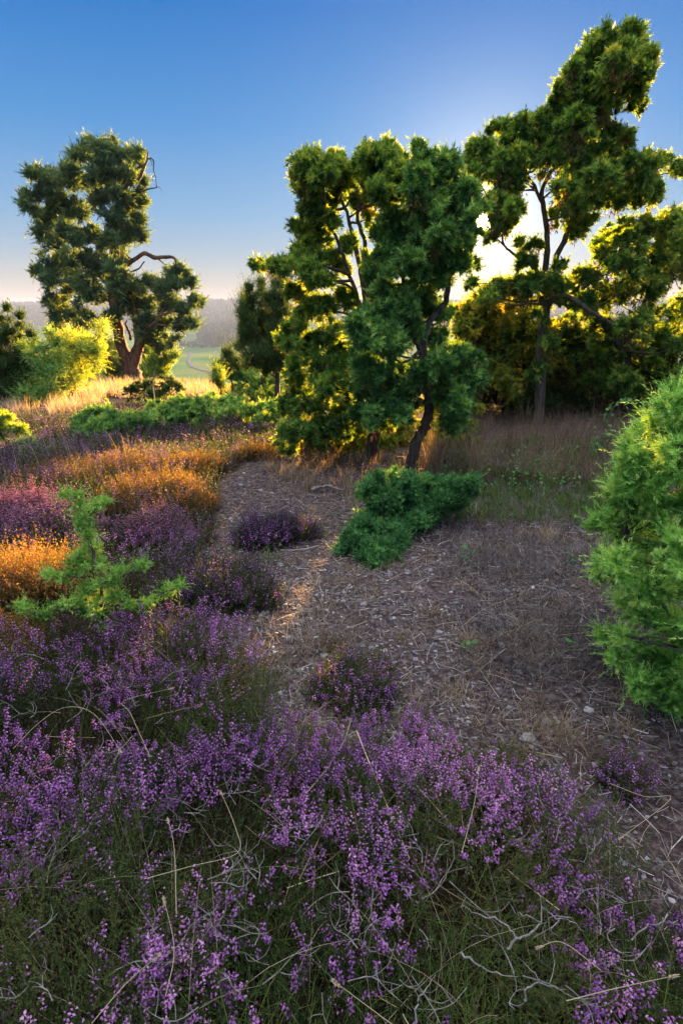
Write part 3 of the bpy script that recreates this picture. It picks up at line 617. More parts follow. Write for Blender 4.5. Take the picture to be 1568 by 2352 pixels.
gC = PC(1240, 960); gC[2] = float(hgt(gC[0], gC[1]))-.05
c1 = [gC, PC(1242, 860), PC(1246, 760), PC(1256, 700), PC(1250, 640), PC(1258, 560), PC(1249, 480), PC(1246, 430), PC(1280, 370), PC(1320, 300), PC(1370, 200), PC(1400, 120)]
c2 = [PC(1250, 650), PC(1222, 610), PC(1190, 590, -.1), PC(1165, 570, -.1), PC(1140, 545, -.15)]
c3 = [PC(1254, 690), PC(1275, 600), PC(1300, 540), PC(1320, 450), PC(1370, 400)]
c4 = [PC(1252, 700), PC(1300, 680, -.3), PC(1350, 710, -.5), PC(1400, 740, -.6), PC(1440, 760, -.6)]
c5 = [PC(1280, 370), PC(1380, 370, .2), PC(1450, 390, .2), PC(1530, 375, .2)]
c6 = [PC(1248, 470), PC(1210, 400), PC(1160, 370), PC(1110, 360)]
juniper(None, 'tallest juniper leaning right with bent top and bare lower stem', C_b, YC, [(c1, [.07, .06, .052, .047, .036, .031, .028, .024, .02, .017, .012, .005]), (c2, [.025, .02, .016, .012, .006]), (c3, [.04, .035, .03, .02, .01]), (c4, [.035, .03, .025, .02, .01]), (c5, [.02, .016, .012, .006]), (c6, [.02, .016, .012, .006])], 'juniper', 63, name='juniper_tree', cat='juniper tree', dens=.78, lowlimb=.7, wisps=3, subr=.36, fill=.15, back=1, gaps=SUNGAP, L=.028, nl=.042, nw=.012, dead=.35, group='big junipers', tone0=.35, jit=.4)
D_b = [(1400, 560, 30), (1440, 542, 32), (1490, 528, 34), (1540, 515, 30), (1552, 500, 10), (1570, 555, 40), (1505, 590, 42), (1430, 610, 42), (1380, 600, 28), (1345, 640, 30), (1550, 640, 44), (1480, 660, 42), (1400, 680, 42), (1335, 700, 36), (1540, 720, 44), (1460, 740, 40), (1380, 760, 38), (1610, 600, 50), (1620, 700, 50), (1560, 790, 44), (1480, 810, 44), (1410, 830, 40), (1340, 820, 36), (1620, 800, 50), (1510, 870, 44), (1440, 880, 40), (1380, 880, 36), (1580, 870, 44), (1680, 650, 60), (1680, 760, 60), (1700, 860, 60)]
gD = P(1460, 930, 8.2); gD[2] = float(hgt(gD[0], gD[1]))-.05
juniper(None, 'broad juniper bush with yellow lit top at the right picture edge', D_b, 8.0, [([gD, P(1440, 820, 8.2), P(1480, 700, 8.2), P(1520, 600, 8.2)], [.07, .05, .04, .02]), ([P(1440, 820, 8.2), P(1370, 720, 8), P(1340, 660, 8)], [.04, .03, .01])], 'juniper', 64, dens=.7, back=1, L=.028, nl=.042, nw=.012, dead=.3, group='junipers behind the big ones', tone0=.45, jit=.6)
E_b = [(1120, 690, 34), (1160, 668, 26), (1090, 725, 36), (1150, 740, 40), (1200, 705, 32), (1100, 790, 38), (1160, 810, 40), (1210, 780, 36), (1120, 860, 38), (1190, 880, 38), (1240, 830, 34), (1070, 760, 26), (1250, 760, 30), (1290, 770, 34), (1300, 840, 36), (1260, 890, 36), (1080, 900, 30), (1320, 890, 36)]
gE = P(1180, 940, 9.0); gE[2] = float(hgt(gE[0], gE[1]))-.05
juniper(None, 'golden backlit juniper bush behind the tallest juniper trunk', E_b, 9.0, [([gE, P(1170, 820, 9), P(1150, 700, 9)], [.06, .04, .015]), ([P(1170, 820, 9), P(1250, 760, 9), P(1290, 740, 9)], [.03, .02, .01])], 'juniper_backlit', 65, dens=.8, back=2, gaps=SUNGAP, L=.028, nl=.042, nw=.012, dead=.6, group='junipers behind the big ones', tone0=.6, jit=.7)

F_b = [(u, v, r) for v, r in ((790, 46), (860, 46), (925, 40)) for u in range(1075 if v > 800 else 1120, 1700, 62)]
gF = P(1330, 960, 9.4); gF[2] = float(hgt(gF[0], gF[1]))-.05
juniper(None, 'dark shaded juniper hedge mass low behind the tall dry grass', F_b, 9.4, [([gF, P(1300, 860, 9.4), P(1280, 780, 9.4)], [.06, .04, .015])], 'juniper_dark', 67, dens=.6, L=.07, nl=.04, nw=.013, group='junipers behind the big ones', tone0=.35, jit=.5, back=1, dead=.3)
H_b = [(u, v, 28) for v in (985, 1025) for u in range(690, 850, 36)]+[(u, v, 26) for u, v in ((858, 985), (862, 1022), (845, 1000), (880, 1030))]+[(u, v, 26) for v in (940, 985, 1015) for u in range(870, 1100, 40)]
gH = P(880, 1030, 6.9); gH[2] = float(hgt(gH[0], gH[1]))-.05
juniper(None, 'low golden backlit juniper scrub behind the trunks of the big junipers', H_b, 6.8, [([gH, P(900, 980, 6.9), P(930, 940, 6.9)], [.03, .02, .008])], 'juniper_backlit', 68, limbfrac=.1, dens=.6, group='junipers behind the big ones', tone0=.5, jit=.4, dead=.3)
# ------------------------------------------------------------------ near juniper bush at the right edge
YN = 1.66
N_b = [(1568, 920, 40), (1530, 945, 26), (1600, 960, 60), (1500, 985, 24), (1470, 1010, 20), (1545, 1000, 45), (1500, 1040, 38), (1455, 1060, 24), (1445, 1035, 14), (1600, 1060, 70), (1540, 1090, 50), (1480, 1110, 40), (1430, 1120, 24), (1415, 1145, 18), (1440, 1170, 26), (1500, 1180, 45), (1560, 1180, 55), (1400, 1200, 22), (1372, 1205, 10), (1430, 1220, 28), (1480, 1250, 42), (1540, 1270, 55), (1385, 1290, 18), (1370, 1310, 12), (1415, 1300, 30), (1450, 1330, 36), (1510, 1350, 50), (1580, 1350, 60), (1440, 1380, 24), (1480, 1410, 34), (1540, 1440, 50), (1600, 1450, 60), (1430, 1465, 12), (1400, 1465, 10), (1385, 1460, 6), (1460, 1475, 18), (1500, 1500, 36), (1560, 1530, 50), (1420, 1515, 12), (1445, 1540, 14), (1470, 1575, 22), (1510, 1590, 30), (1560, 1600, 40), (1600, 1560, 50), (1540, 1625, 18), (1680, 1000, 80), (1680, 1150, 90), (1680, 1300, 90), (1680, 1450, 90), (1660, 1580, 70), (1480, 1050, 26), (1640, 920, 50)]
gN = P(1640, 1500, 1.85); gN[2] = float(hgt(gN[0], gN[1]))-.03
nstems = [([gN, P(1620, 1400, 1.85), P(1600, 1200, 1.85), P(1580, 980, 1.85)], [.025, .02, .014, .005]), ([gN, P(1560, 1450, 1.8), P(1500, 1350, 1.8), P(1430, 1230, 1.8)], [.009, .007, .005, .002]), ([gN, P(1580, 1500, 1.75), P(1500, 1480, 1.72), P(1440, 1460, 1.7)], [.007, .005, .004, .002])]
juniper(None, 'bright green bushy juniper at the right picture edge close to the camera', [(b[0], b[1], b[2]*.72, (0.25-(b[0]-1360)/400.*.35)+random.uniform(-.14, .14)) for b in N_b], YN, nstems, 'juniper_near', 66, dens=.26, back=1, L=.026, nn=17, nl=.015, nw=.0032, spread=1.4, subr=.34, name='juniper_bush', cat='juniper bush', tone0=.48, tonej=.38, th=.005, style='other', droop=.25, jit=.12, wisps=3)

# small juniper on the path
Q_b = [(870, 1110, 26), (905, 1108, 26), (850, 1130, 22), (940, 1118, 28), (985, 1120, 26), (1030, 1122, 24), (1070, 1115, 18), (1095, 1112, 8), (900, 1145, 30), (960, 1150, 26), (1010, 1150, 20), (1060, 1140, 14), (870, 1165, 24), (850, 1195, 24), (885, 1190, 28), (830, 1215, 24), (860, 1230, 30), (905, 1220, 26), (810, 1245, 22), (840, 1265, 26), (885, 1265, 26), (920, 1250, 20), (800, 1265, 18), (865, 1290, 20), (830, 1285, 14), (905, 1285, 14), (980, 1175, 16), (940, 1185, 18), (1000, 1168, 20), (1050, 1160, 18), (960, 1195, 20), (1085, 1135, 14), (930, 1222, 20), (1020, 1150, 20), (990, 1190, 14)]
gQ = G(900, 1260); YQ = float(gQ[1])
root = empty('juniper_bush', gQ, 'low dense green juniper growing beside the path mixed with heather', 'juniper bush')
fo, tw, cen = crown([(b[0], b[1], b[2]*.9, (1290-b[1])/200.*.5+random.uniform(-.07, .07)) for b in Q_b], YQ, .8, .02, 13, .022, .0045, 'other', 71, tone0=.42, droop=.15, spread=1.5, back=1, jit=.08)
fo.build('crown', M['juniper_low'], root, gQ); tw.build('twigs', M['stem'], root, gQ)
lb = MB()
for c, r in [q for q in cen if np.linalg.norm(q[0]-gQ) < .3]: tube(lb, [gQ-np.array([0, 0, .02]), (gQ+c)/2-np.array([0, 0, .02]), c], [.007, .005, .002], 5, .05, .3, 71, 3)
lb.build('branches', M['bark'], root, gQ, True)
# young juniper at left
gY = G(235, 1440, .0); YYg = 2.1
gY = P(232, 1430, YYg); gY[2] = float(hgt(gY[0], gY[1]))
Yl = [(150, 1138, 8), (170, 1145, 9), (185, 1165, 12), (190, 1190, 16), (205, 1175, 10), (225, 1160, 9), (238, 1155, 5), (195, 1215, 18), (205, 1240, 18), (215, 1265, 20), (200, 1290, 22), (180, 1285, 14), (215, 1310, 26), (170, 1300, 14), (160, 1325, 12), (125, 1322, 8), (110, 1318, 5), (145, 1330, 9), (240, 1300, 12), (260, 1310, 12), (290, 1320, 14), (320, 1303, 12), (330, 1298, 6), (270, 1335, 16), (235, 1345, 26), (205, 1360, 24), (260, 1370, 22), (190, 1385, 20), (230, 1390, 26), (290, 1385, 16), (320, 1388, 10), (345, 1380, 10), (370, 1368, 9), (395, 1352, 8), (412, 1342, 4), (160, 1390, 14), (130, 1395, 8), (85, 1412, 12), (55, 1400, 8), (42, 1395, 5), (105, 1420, 10), (240, 1420, 20), (200, 1410, 18)]
ys_ = [gY, P(235, 1380, YYg), P(220, 1300, YYg), P(200, 1220, YYg), P(188, 1180, YYg), P(160, 1142, YYg)]
st_ = [(ys_, [.008, .007, .006, .005, .004, .0015])]
for pts in ([(232, 1390), (300, 1385), (350, 1375), (410, 1345)], [(225, 1340), (270, 1330), (325, 1302)], [(225, 1400), (140, 1400), (90, 1412), (45, 1396)], [(215, 1320), (160, 1325), (112, 1319)], [(195, 1205), (215, 1175), (236, 1156)]):
    st_.append(([P(u, v, YYg) for u, v in pts], [.007]+[.005]*(len(pts)-2)+[.0015]))
juniper(None, 'young spindly juniper rising from the heather at left, top leaning left', [(b[0], b[1], b[2]*.82) for b in Yl], YYg, st_, 'juniper_young', 72, dens=.9, L=.022, nn=11, nl=.013, nw=.0026, wisps=0, spread=1.3, name='young_juniper', cat='young juniper', tone0=.5, sub=3, th=.003, jit=.05, style='other', droop=.1)
# ------------------------------------------------------------------ heather
def heather(fl, gr, stm, base, dirs, H, nleaf, nfl, fscale, ftone, gtone, ffrac=.4, hasf=None, r_=rng, lscale=1.0, side=0):
    n = len(base)
    if n == 0: return
    # leafy shoots
    needles(gr, base+dirs*(H*.12)[:, None], dirs, H*.9, nleaf, .0075*lscale, .0030*lscale, gtone, 1.1, r_=r_)
    sticks(stm, base, base+dirs*(H*.95)[:, None], .0011*lscale, r_.random(n))
    if side:
        for k in range(side):
            t = r_.uniform(.25, .8, n); d2 = unit(dirs+r_.normal(0, .6, dirs.shape)+np.array([0, 0, .2]))
            b2 = base+dirs*(H*t)[:, None]; h2 = H*(1-t)*r_.uniform(.6, 1.05, n)
            needles(gr, b2, d2, h2, max(4, nleaf//2), .0070*lscale, .0028*lscale, gtone, 1.1, r_=r_)
            m = hasf & (r_.random(n) < .6)
            spike(fl, b2[m], d2[m], h2[m], max(3, nfl//2), fscale, ftone[m], .5, r_)
    spike(fl, base[hasf], dirs[hasf], H[hasf], nfl, fscale, ftone[hasf], ffrac, r_)
def spike(fl, base, dirs, H, nfl, fs, tone, ffrac, r_):
    n = len(base)
    if n == 0 or nfl < 1: return
    t = 1.02-ffrac*(np.arange(nfl)+r_.uniform(0, .9, (n, nfl)))/nfl
    a, b = perp(dirs); ph = np.arange(nfl)[None]*2.4+r_.uniform(0, 6, (n, 1))
    rad = a[:, None]*np.cos(ph)[..., None]+b[:, None]*np.sin(ph)[..., None]
    c = base[:, None]+dirs[:, None]*(H[:, None]*t)[..., None]+rad*(.0032*fs)
    d = unit(rad+dirs[:, None]*.2+np.array([0, 0, -.35])+r_.normal(0, .2, c.shape))
    s = fs*r_.uniform(.7, 1.25, (n, nfl))
    florets(fl, c.reshape(-1, 3), d.reshape(-1, 3), (s*.0030).ravel(), (s*.0019).ravel(), np.clip(np.repeat(tone, nfl)+r_.uniform(-.12, .12, n*nfl), 0, 1))

# things: the separate mounds
GRP = 'heather clumps beside the path'
def clump(label, u0, u1, vt, vb, nst, cols, purple, nleaf=12, nfl=7, fs=1.5, ls=1.6, seed=1, depth=None, toneg=.4, ftone=.5):
    r_ = np.random.default_rng(seed)
    g = G((u0+u1)/2, vb-6); dep = UV(g)[2][0]; k = K/FL*dep
    rx = (u1-u0)/2*k; h = max(.12, (vb-vt)*k*.80)
    ry = depth or rx*.8
    cen = g+np.array([0, ry*.9, 0])
    q = r_.random((nst, 2)); a = q[:, 0]*2*math.pi; rr = np.sqrt(q[:, 1])
    lump = .95+.2*np.sin(a*2+seed)+.14*np.sin(a*3+seed)+.10*np.sin(a*5+2*seed)+r_.normal(0, .07, nst)
    x = cen[0]+np.cos(a)*rr*rx*lump; y = cen[1]+np.sin(a)*rr*ry*lump
    dome = (1-.6*rr**3)*(.5+.65*vn(x*4.5, y*4.5, seed)+.35*vn(x*13, y*13, seed+1))
    base = np.stack([x-np.cos(a)*rr*rx*.12, y-np.sin(a)*rr*ry*.12, hgt(x, y)-.01], -1)
    dirs = unit(np.stack([np.cos(a)*rr*.4, np.sin(a)*rr*.4, np.ones(nst)], -1)+r_.normal(0, .24, (nst, 3)))
    H = h*dome*r_.uniform(.6, 1.1, nst)*(1+.3*(r_.random(nst) < .12))
    root = empty('heather_clump', g, label, 'heather', GRP)
    fl, gr, stm = MB(), MB(), MB()
    hasf = r_.random(nst) < purple
    heather(fl, gr, stm, base, dirs, H, nleaf, nfl, fs, np.clip(ftone+.5*(vn(x*7, y*7, seed+3)-.5)+r_.normal(0, .2, nst), 0, 1), np.clip(toneg+.7*(vn(x*9, y*9, seed+2)-.5)+r_.normal(0, .2, nst), 0, 1), .35, hasf, r_, ls, 1)
    gr.build('foliage', M[cols[0]], root, g); fl.build('flowers', M[cols[1]], root, g); stm.build('stems', M['stem'], root, g)
BRN = ('heather_brown', 'heather_rust')
clump('dark rounded heather clump standing alone in the middle of the path', 535, 712, 1165, 1275, 1500, ('heather_leaf', 'heather_flower'), .35, fs=1.5, seed=1, ftone=.25, toneg=.3)
clump('large dark heather mound with rusty top and mauve front left of the path', 320, 600, 1265, 1440, 3600, ('heather_leaf', 'heather_flower'), .26, fs=1.4, ls=1.5, seed=2, ftone=.3, toneg=.5)
clump('low heather clump with pink tips behind the large dark mound', 255, 450, 1172, 1275, 1500, ('heather_leaf', 'heather_pink'), .75, fs=1.7, seed=3, ftone=.35, toneg=.35)
clump('wide rust-orange heather mound lit by the sun left of the path', 170, 500, 1092, 1210, 3000, BRN, .6, fs=1.7, seed=4, toneg=.6)
clump('smaller orange heather mound behind the wide rust-orange one', 300, 500, 1045, 1120, 1600, BRN, .6, fs=1.9, ls=1.9, seed=5, toneg=.6)
clump('long brown heather mound at left with lit orange ridge', -40, 320, 1055, 1155, 2600, BRN, .5, fs=1.9, ls=1.9, seed=6, toneg=.5)
clump('bright pink heather mound at the left picture edge', -80, 168, 1140, 1260, 2000, ('heather_leaf', 'heather_pink'), .95, fs=1.8, nfl=11, seed=7, ftone=.65)
clump('golden backlit heather mound below the pink one', -90, 190, 1250, 1420, 2600, ('heather_brown', 'heather_rust'), .5, fs=1.5, ls=1.4, seed=8, ftone=.8, toneg=.8)
clump('rust-red heather tussock at the far end of the path', 528, 640, 1014, 1070, 700, BRN, .6, fs=1.9, ls=1.9, seed=9, ftone=.2, toneg=.25)
clump('golden heather clump at the left edge beside the young juniper', -90, 110, 1400, 1540, 1500, BRN, .5, fs=1.3, ls=1.2, seed=10, toneg=.8, ftone=.8)
clump('green heather clump with few mauve flowers jutting into the path', 690, 945, 1540, 1660, 1900, ('heather_leaf', 'heather_flower'), .14, fs=1.3, ls=1.1, seed=11, toneg=.6)
clump('small greenish heather clump on the path bend at right', 1395, 1500, 1735, 1850, 500, ('heather_leaf', 'heather_flower'), .3, fs=1., ls=1., seed=12, toneg=.7)
clump('mauve heather shoots growing through the top of the low dense juniper', 830, 980, 1090, 1200, 160, ('heather_leaf', 'heather_flower'), .7, fs=1.4, seed=14, ftone=.4, depth=.5)

# the carpet nobody could count
fl, gr, stm = MB(), MB(), MB()
def carpet(n, xr, yr, polys, Hh, nleaf, nfl, fs, ls, fbase, seed, side, holes=(), purple=()):
    r_ = np.random.default_rng(seed)
    y = yr[0]+(yr[1]-yr[0])*r_.random(n)**.9; x = r_.uniform(-1, 1, n)*(.45+.75*y)*xr
    z = hgt(x, y)
    Hn = Hh*(.35+1.05*vn(x*3.6, y*3.6, seed+5))*r_.uniform(.75, 1.2, n)
    u, v, d = UV(np.stack([x, y, z+Hn*.9], -1))
    k = np.zeros(n, bool)
    for p in polys: k |= inpoly(u, v, p)
    for (hu, hv, ru, rv) in holes: k &= ~((((u-hu)/ru)**2+((v-hv)/rv)**2 < r_.uniform(.5, 1.3, n)))
    k &= vn(x*7, y*7, seed+9)+r_.random(n)*.5 > .42
    x, y, z, Hn, u, v = x[k], y[k], z[k], Hn[k], u[k], v[k]; n = len(x)
    pf = np.full(n, fbase)+.5*(vn(x*2.2, y*2.2, seed+3)-.5)+1.1*(vn(x*8, y*8, seed+7)-.5)
    for (hu, hv, ru, rv, a) in purple: pf += .75*a*np.exp(-((u-hu)/ru)**2-((v-hv)/rv)**2)
    hasf = r_.random(n) < pf
    base = np.stack([x, y, z], -1); cl = unit(np.stack([vn(x*5, y*5, 61)-.5, vn(x*5, y*5, 62)-.5, np.full(n, .9)], -1))
    dirs = unit(cl+r_.normal(0, .3, (n, 3)))
    ft = np.clip(.5+.5*(vn(x*3, y*3, seed+4)-.5)+r_.normal(0, .13, n), 0, 1); gt = np.clip(.1+.8*vn(x*2.5, y*2.5, seed+6)+r_.normal(0, .13, n), 0, 1)
    heather(fl, gr, stm, base, dirs, Hn, nleaf, nfl, fs, ft, gt, .34, hasf, r_, ls, side)
    return n
PUR = [(180, 1800, 260, 120, .5), (800, 1720, 330, 110, .6), (1150, 1790, 230, 80, .5), (400, 1440, 300, 90, .5), (120, 1550, 140, 120, .2), (450, 1740, 120, 80, .3), (80, 1760, 130, 90, .4), (500, 2200, 160, 100, .2), (120, 2250, 160, 100, .2), (1300, 2200, 150, 100, .2), (800, 2080, 180, 100, .15), (180, 2000, 200, 110, .1), (1250, 2000, 160, 140, .15)]
HOL = [(720, 1960, 110, 70), (1000, 1990, 60, 60), (640, 2080, 60, 70), (1080, 1960, 60, 40), (900, 2260, 100, 60), (240, 1690, 90, 30)]
n1 = carpet(12000, 1., (.25, 1.7), [FORE], .215, 34, 14, 1.3, 1.0, .11, 81, 3, HOL, PUR)
n2 = carpet(14000, 1., (1.7, 3.3), [FORE], .215, 24, 12, 1.4, 1.2, .12, 82, 2, HOL, PUR)
n3 = carpet(22000, 1., (2.6, 5.6), [MIDL], .27, 12, 7, 1.6, 1.6, .25, 83, 1)
n4 = carpet(42000, 1., (5.2, 14), [FARL, MIDL], .16, 9, 4, 2.5, 3.0, .28, 84, 0)
print('carpet', n1, n2, n3, n4)
tag(gr.build('heather_foliage', M['heather_leaf']), 'dark green leafy heather shoots carpeting the slope', 'heather', kind='stuff')
tag(fl.build('heather_flowers', M['heather_flower']), 'mauve and purple flower spikes of the heather carpet', 'heather flowers', kind='stuff')
tag(stm.build('heather_stems', M['stem']), 'thin woody stems under the heather carpet', 'stems', kind='stuff')

# ------------------------------------------------------------------ path: gravel, stones, litter
def scatter(n, x0, x1, y0, y1, r_, pw=1.0):
    y = y0+(y1-y0)*r_.random(n)**pw; x = x0+(x1-x0)*r_.random(n); return x, y
def pebble(mb, x, y, s, tone, r_, sink=.3):
    n = len(x); ico = np.array([[0, 0, 1], [.89, 0, .45], [.28, .85, .45], [-.72, .53, .45], [-.72, -.53, .45], [.28, -.85, .45], [.72, .53, -.45], [-.28, .85, -.45], [-.89, 0, -.45], [-.28, -.85, -.45], [.72, -.53, -.45], [0, 0, -1.]])
    fc = np.array([[0, 1, 2], [0, 2, 3], [0, 3, 4], [0, 4, 5], [0, 5, 1], [1, 6, 2], [2, 7, 3], [3, 8, 4], [4, 9, 5], [5, 10, 1], [6, 7, 2], [7, 8, 3], [8, 9, 4], [9, 10, 5], [10, 6, 1]])
    V = ico[None]*r_.uniform(.6, 1.25, (n, 12, 1))*np.stack([s, s*r_.uniform(.5, .9, n), s*r_.uniform(.25, .5, n)], -1)[:, None]
    a = r_.uniform(0, 6.28, n); c, q = np.cos(a)[:, None], np.sin(a)[:, None]
    tl = r_.normal(0, .2, n)[:, None]
    Z = V[..., 2]+V[..., 0]*tl
    V = np.stack([V[..., 0]*c-V[..., 1]*q, V[..., 0]*q+V[..., 1]*c, Z], -1)
    V = V+np.stack([x, y, hgt(x, y)+s*.12], -1)[:, None]
    mb.add(V, np.arange(n)[:, None, None]*12+fc[None], np.repeat(tone, 12))
r_ = np.random.default_rng(91)
mb = MB(); n = 46000
x, y = scatter(n, -2.6, 3.4, .9, 7, r_, 1.25); u, v, d = UV(np.stack([x, y, hgt(x, y)], -1))
core = np.exp(-((u-(760+.9*(v-1400)*.5))/330)**2)
k = (pathness(x, y) > .5) & (r_.random(n) < .25+.75*core*sm(v, 1180, 1330)); x, y = x[k], y[k]
pebble(mb, x, y, r_.uniform(.003, .011, len(x))*(1+1.2*(r_.random(len(x)) < .05)), np.clip(r_.normal(.55, .24, len(x)), 0, 1), r_)
tag(mb.build('gravel', M['gravel']), 'small angular slate gravel scattered over the bare path', 'gravel', kind='stuff')
# larger stones
def make_stone(seed):
    r_ = np.random.default_rng(seed); nlat, nlon = 9, 14; V = []
    sc = np.array([1, r_.uniform(.6, .85), r_.uniform(.4, .6)]); cuts = [(unit(r_.normal(0, 1, 3)), r_.uniform(.55, .85)) for _ in range(7)]
    for i in range(nlat+1):
        for j in range(nlon):
            th, ph = math.pi*i/nlat, 2*math.pi*j/nlon
            p = np.array([math.sin(th)*math.cos(ph), math.sin(th)*math.sin(ph), math.cos(th)])
            for nn_, dd in cuts:
                e = p@nn_-dd
                if e > 0: p = p-nn_*e*.9
            V.append(p*sc*(1+r_.normal(0, .012)))
    F = []
    for i in range(nlat):
        for j in range(nlon):
            a, b, c, d = i*nlon+j, i*nlon+(j+1) % nlon, (i+1)*nlon+(j+1) % nlon, (i+1)*nlon+j
            F += [(a, d, c), (a, c, b)]
    m = MB(); m.add(np.array(V), F, .5); return m
protos = []
for s_ in range(4):
    o = make_stone(200+s_).build('stone', M['stone']); protos.append([o, False])
def stone(u, v, wu, label, kk, group=None):
    g = G(u, v); dep = UV(g)[2][0]; s = wu/2*K/FL*dep
    p = protos[kk % 4]
    if p[1]: o = p[0].copy(); COL.objects.link(o)
    else: o = p[0]; p[1] = True
    o.location = (g[0], g[1], g[2]+s*.18); o.scale = (s, s, s); o.rotation_euler = (random.uniform(-.15, .15), random.uniform(-.15, .15), random.uniform(0, 6))
    tag(o, label, 'stone', group)
stone(1150, 1484, 26, 'largest pale rounded stone lying alone on the path at right', 0)
stone(745, 1510, 24, 'grey stone at the rim of the dark tuft hollow in the path centre', 1)
stone(598, 1482, 16, 'pale stone at the left path edge near the mauve heather', 2)
stone(655, 1392, 14, 'flat pale stone on the left side of the bare gravel patch', 3)
stone(1190, 1545, 18, 'pale flat stone below and right of the largest stone', 1)
stone(1210, 1700, 40, 'flat slab stone half hidden at the upper edge of the flowering heather', 3)
stone(1000, 1500, 12, 'small grey stone left of the largest stone', 2)
stone(1280, 1660, 14, 'whitish stone beside dry stalks at the lower right of the path', 0)
r2 = random.Random(5); spots = []
while len(spots) < 60:
    uu, vv = r2.uniform(600, 1500), r2.uniform(1290, 1720)
    g = G(uu, vv)
    if pathness(np.array([g[0]]), np.array([g[1]]))[0] > .5 and not (1380 < uu and vv < 1650): spots.append((uu, vv))
for k, (uu, vv) in enumerate(spots): stone(uu, vv, r2.uniform(6, 15), 'small pale stone among the gravel of the path', k, 'small stones on the path')

def litter(n, xr, yr, seed, mat, name, label, LL, w, tones, test, z=.014, cat='grass litter'):
    r_ = np.random.default_rng(seed); x, y = scatter(n, xr[0], xr[1], yr[0], yr[1], r_, 1.1); k = test(x, y, r_); x, y = x[k], y[k]; n = len(x)
    a = r_.uniform(0, 6.28, n); L_ = LL*r_.lognormal(0, .5, n); seg = 3
    bend = r_.normal(0, .35, n); s = np.linspace(0, 1, seg+1)
    an = a[:, None]+bend[:, None]*s[None]; px = x[:, None]+np.cumsum(np.cos(an), 1)*(L_/seg)[:, None]; py = y[:, None]+np.cumsum(np.sin(an), 1)*(L_/seg)[:, None]
    lift = np.abs(r_.normal(0, z, n))[:, None]+r_.normal(0, .14, n)[:, None]*s[None]*L_[:, None]
    pz = hgt(px, py)+.003+np.abs(lift)
    C = np.stack([px, py, pz], -1); ww = w*r_.uniform(.6, 1.5, n)
    sd = np.stack([-np.sin(an), np.cos(an), r_.normal(0, .5, n)[:, None]+0*an], -1)*(ww[:, None, None]*.5)
    V = np.stack([C-sd, C+sd], 2).reshape(n, -1, 3); kk = np.arange(seg)*2
    f = np.concatenate([np.stack([kk, kk+1, kk+3], -1), np.stack([kk, kk+3, kk+2], -1)])
    mb = MB(); mb.add(V, np.arange(n)[:, None, None]*(2*(seg+1))+f[None], np.repeat(np.clip(r_.normal(tones[0], tones[1], n), 0, 1), 2*(seg+1)))
    tag(mb.build(name, M[mat]), label, cat, kind='stuff')
def on_path(x, y, r_):
    return (pathness(x, y) > .5) & (vn(x*4, y*4, 33)+r_.random(len(x))*.8 > .55)
litter(90000, (-2.4, 4.2), (.8, 8.5), 101, 'litter', 'plant_litter', 'grey-brown dead stalks and plant litter covering the path', .04, .0016, (.43, .27), on_path)
litter(9000, (-2.4, 4.2), (.8, 8), 102, 'straw', 'dry_straw', 'long pale dry grass stalks strewn over the path', .09, .0011, (.5, .22), on_path, .02)
litter(3500, (-2.2, 2.2), (.5, 2.6), 103, 'straw', 'dry_stalks', 'dry stalks caught in gaps of the foreground heather', .14, .0022, (.45, .2), lambda x, y, r_: np.array([any(((a-hu)/ru)**2+((b-hv)/rv)**2 < 1.6 for hu, hv, ru, rv in HOL) for a, b in zip(*UV(np.stack([x, y, hgt(x, y)+.1], -1))[:2])]), .06)

# standing dry grass
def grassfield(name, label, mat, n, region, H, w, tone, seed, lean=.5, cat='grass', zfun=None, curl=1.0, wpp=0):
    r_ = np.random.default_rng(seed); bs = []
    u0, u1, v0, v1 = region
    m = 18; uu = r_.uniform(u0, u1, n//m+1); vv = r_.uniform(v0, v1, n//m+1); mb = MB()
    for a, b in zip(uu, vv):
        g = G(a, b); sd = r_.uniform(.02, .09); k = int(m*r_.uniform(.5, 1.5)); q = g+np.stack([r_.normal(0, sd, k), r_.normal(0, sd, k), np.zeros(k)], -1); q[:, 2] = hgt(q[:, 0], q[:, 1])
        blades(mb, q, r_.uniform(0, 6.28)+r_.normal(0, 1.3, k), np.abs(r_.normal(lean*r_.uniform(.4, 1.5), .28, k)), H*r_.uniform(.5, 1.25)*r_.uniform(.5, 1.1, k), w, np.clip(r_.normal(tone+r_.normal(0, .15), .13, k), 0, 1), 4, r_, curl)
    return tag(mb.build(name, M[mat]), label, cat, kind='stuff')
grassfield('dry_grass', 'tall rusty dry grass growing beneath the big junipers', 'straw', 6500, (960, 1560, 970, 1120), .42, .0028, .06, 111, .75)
grassfield('short_grass', 'short brownish grass sward between low juniper and near bush', 'litter', 8500, (1000, 1450, 1110, 1330), .12, .0022, .3, 112, 1.1)
grassfield('dark_grass', 'dark tangled dry grass at the foot of the near bush', 'litter', 7000, (1050, 1500, 1290, 1560), .10, .002, .25, 113, 1.2)
grassfield('green_grass', 'small green leafy ground plants under the tall dry grass', 'grass', 7000, (980, 1450, 1010, 1200), .13, .006, .2, 114, .8)
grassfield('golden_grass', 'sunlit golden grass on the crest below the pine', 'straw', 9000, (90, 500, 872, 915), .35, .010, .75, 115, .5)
grassfield('pale_grass', 'sunlit pale grass fringe left of the heather beneath the thicket', 'straw', 3000, (-30, 240, 905, 955), .30, .008, .7, 116, .5)
grassfield('fine_grass', 'thin dry grass at the path edge below the left junipers', 'straw', 2200, (610, 960, 1040, 1130), .18, .0028, .35, 117, .8)
grassfield('meadow_grass', 'green tufts of grass along the crest under the pine', 'grass', 2600, (210, 640, 868, 905), .3, .014, .8, 118, .5)
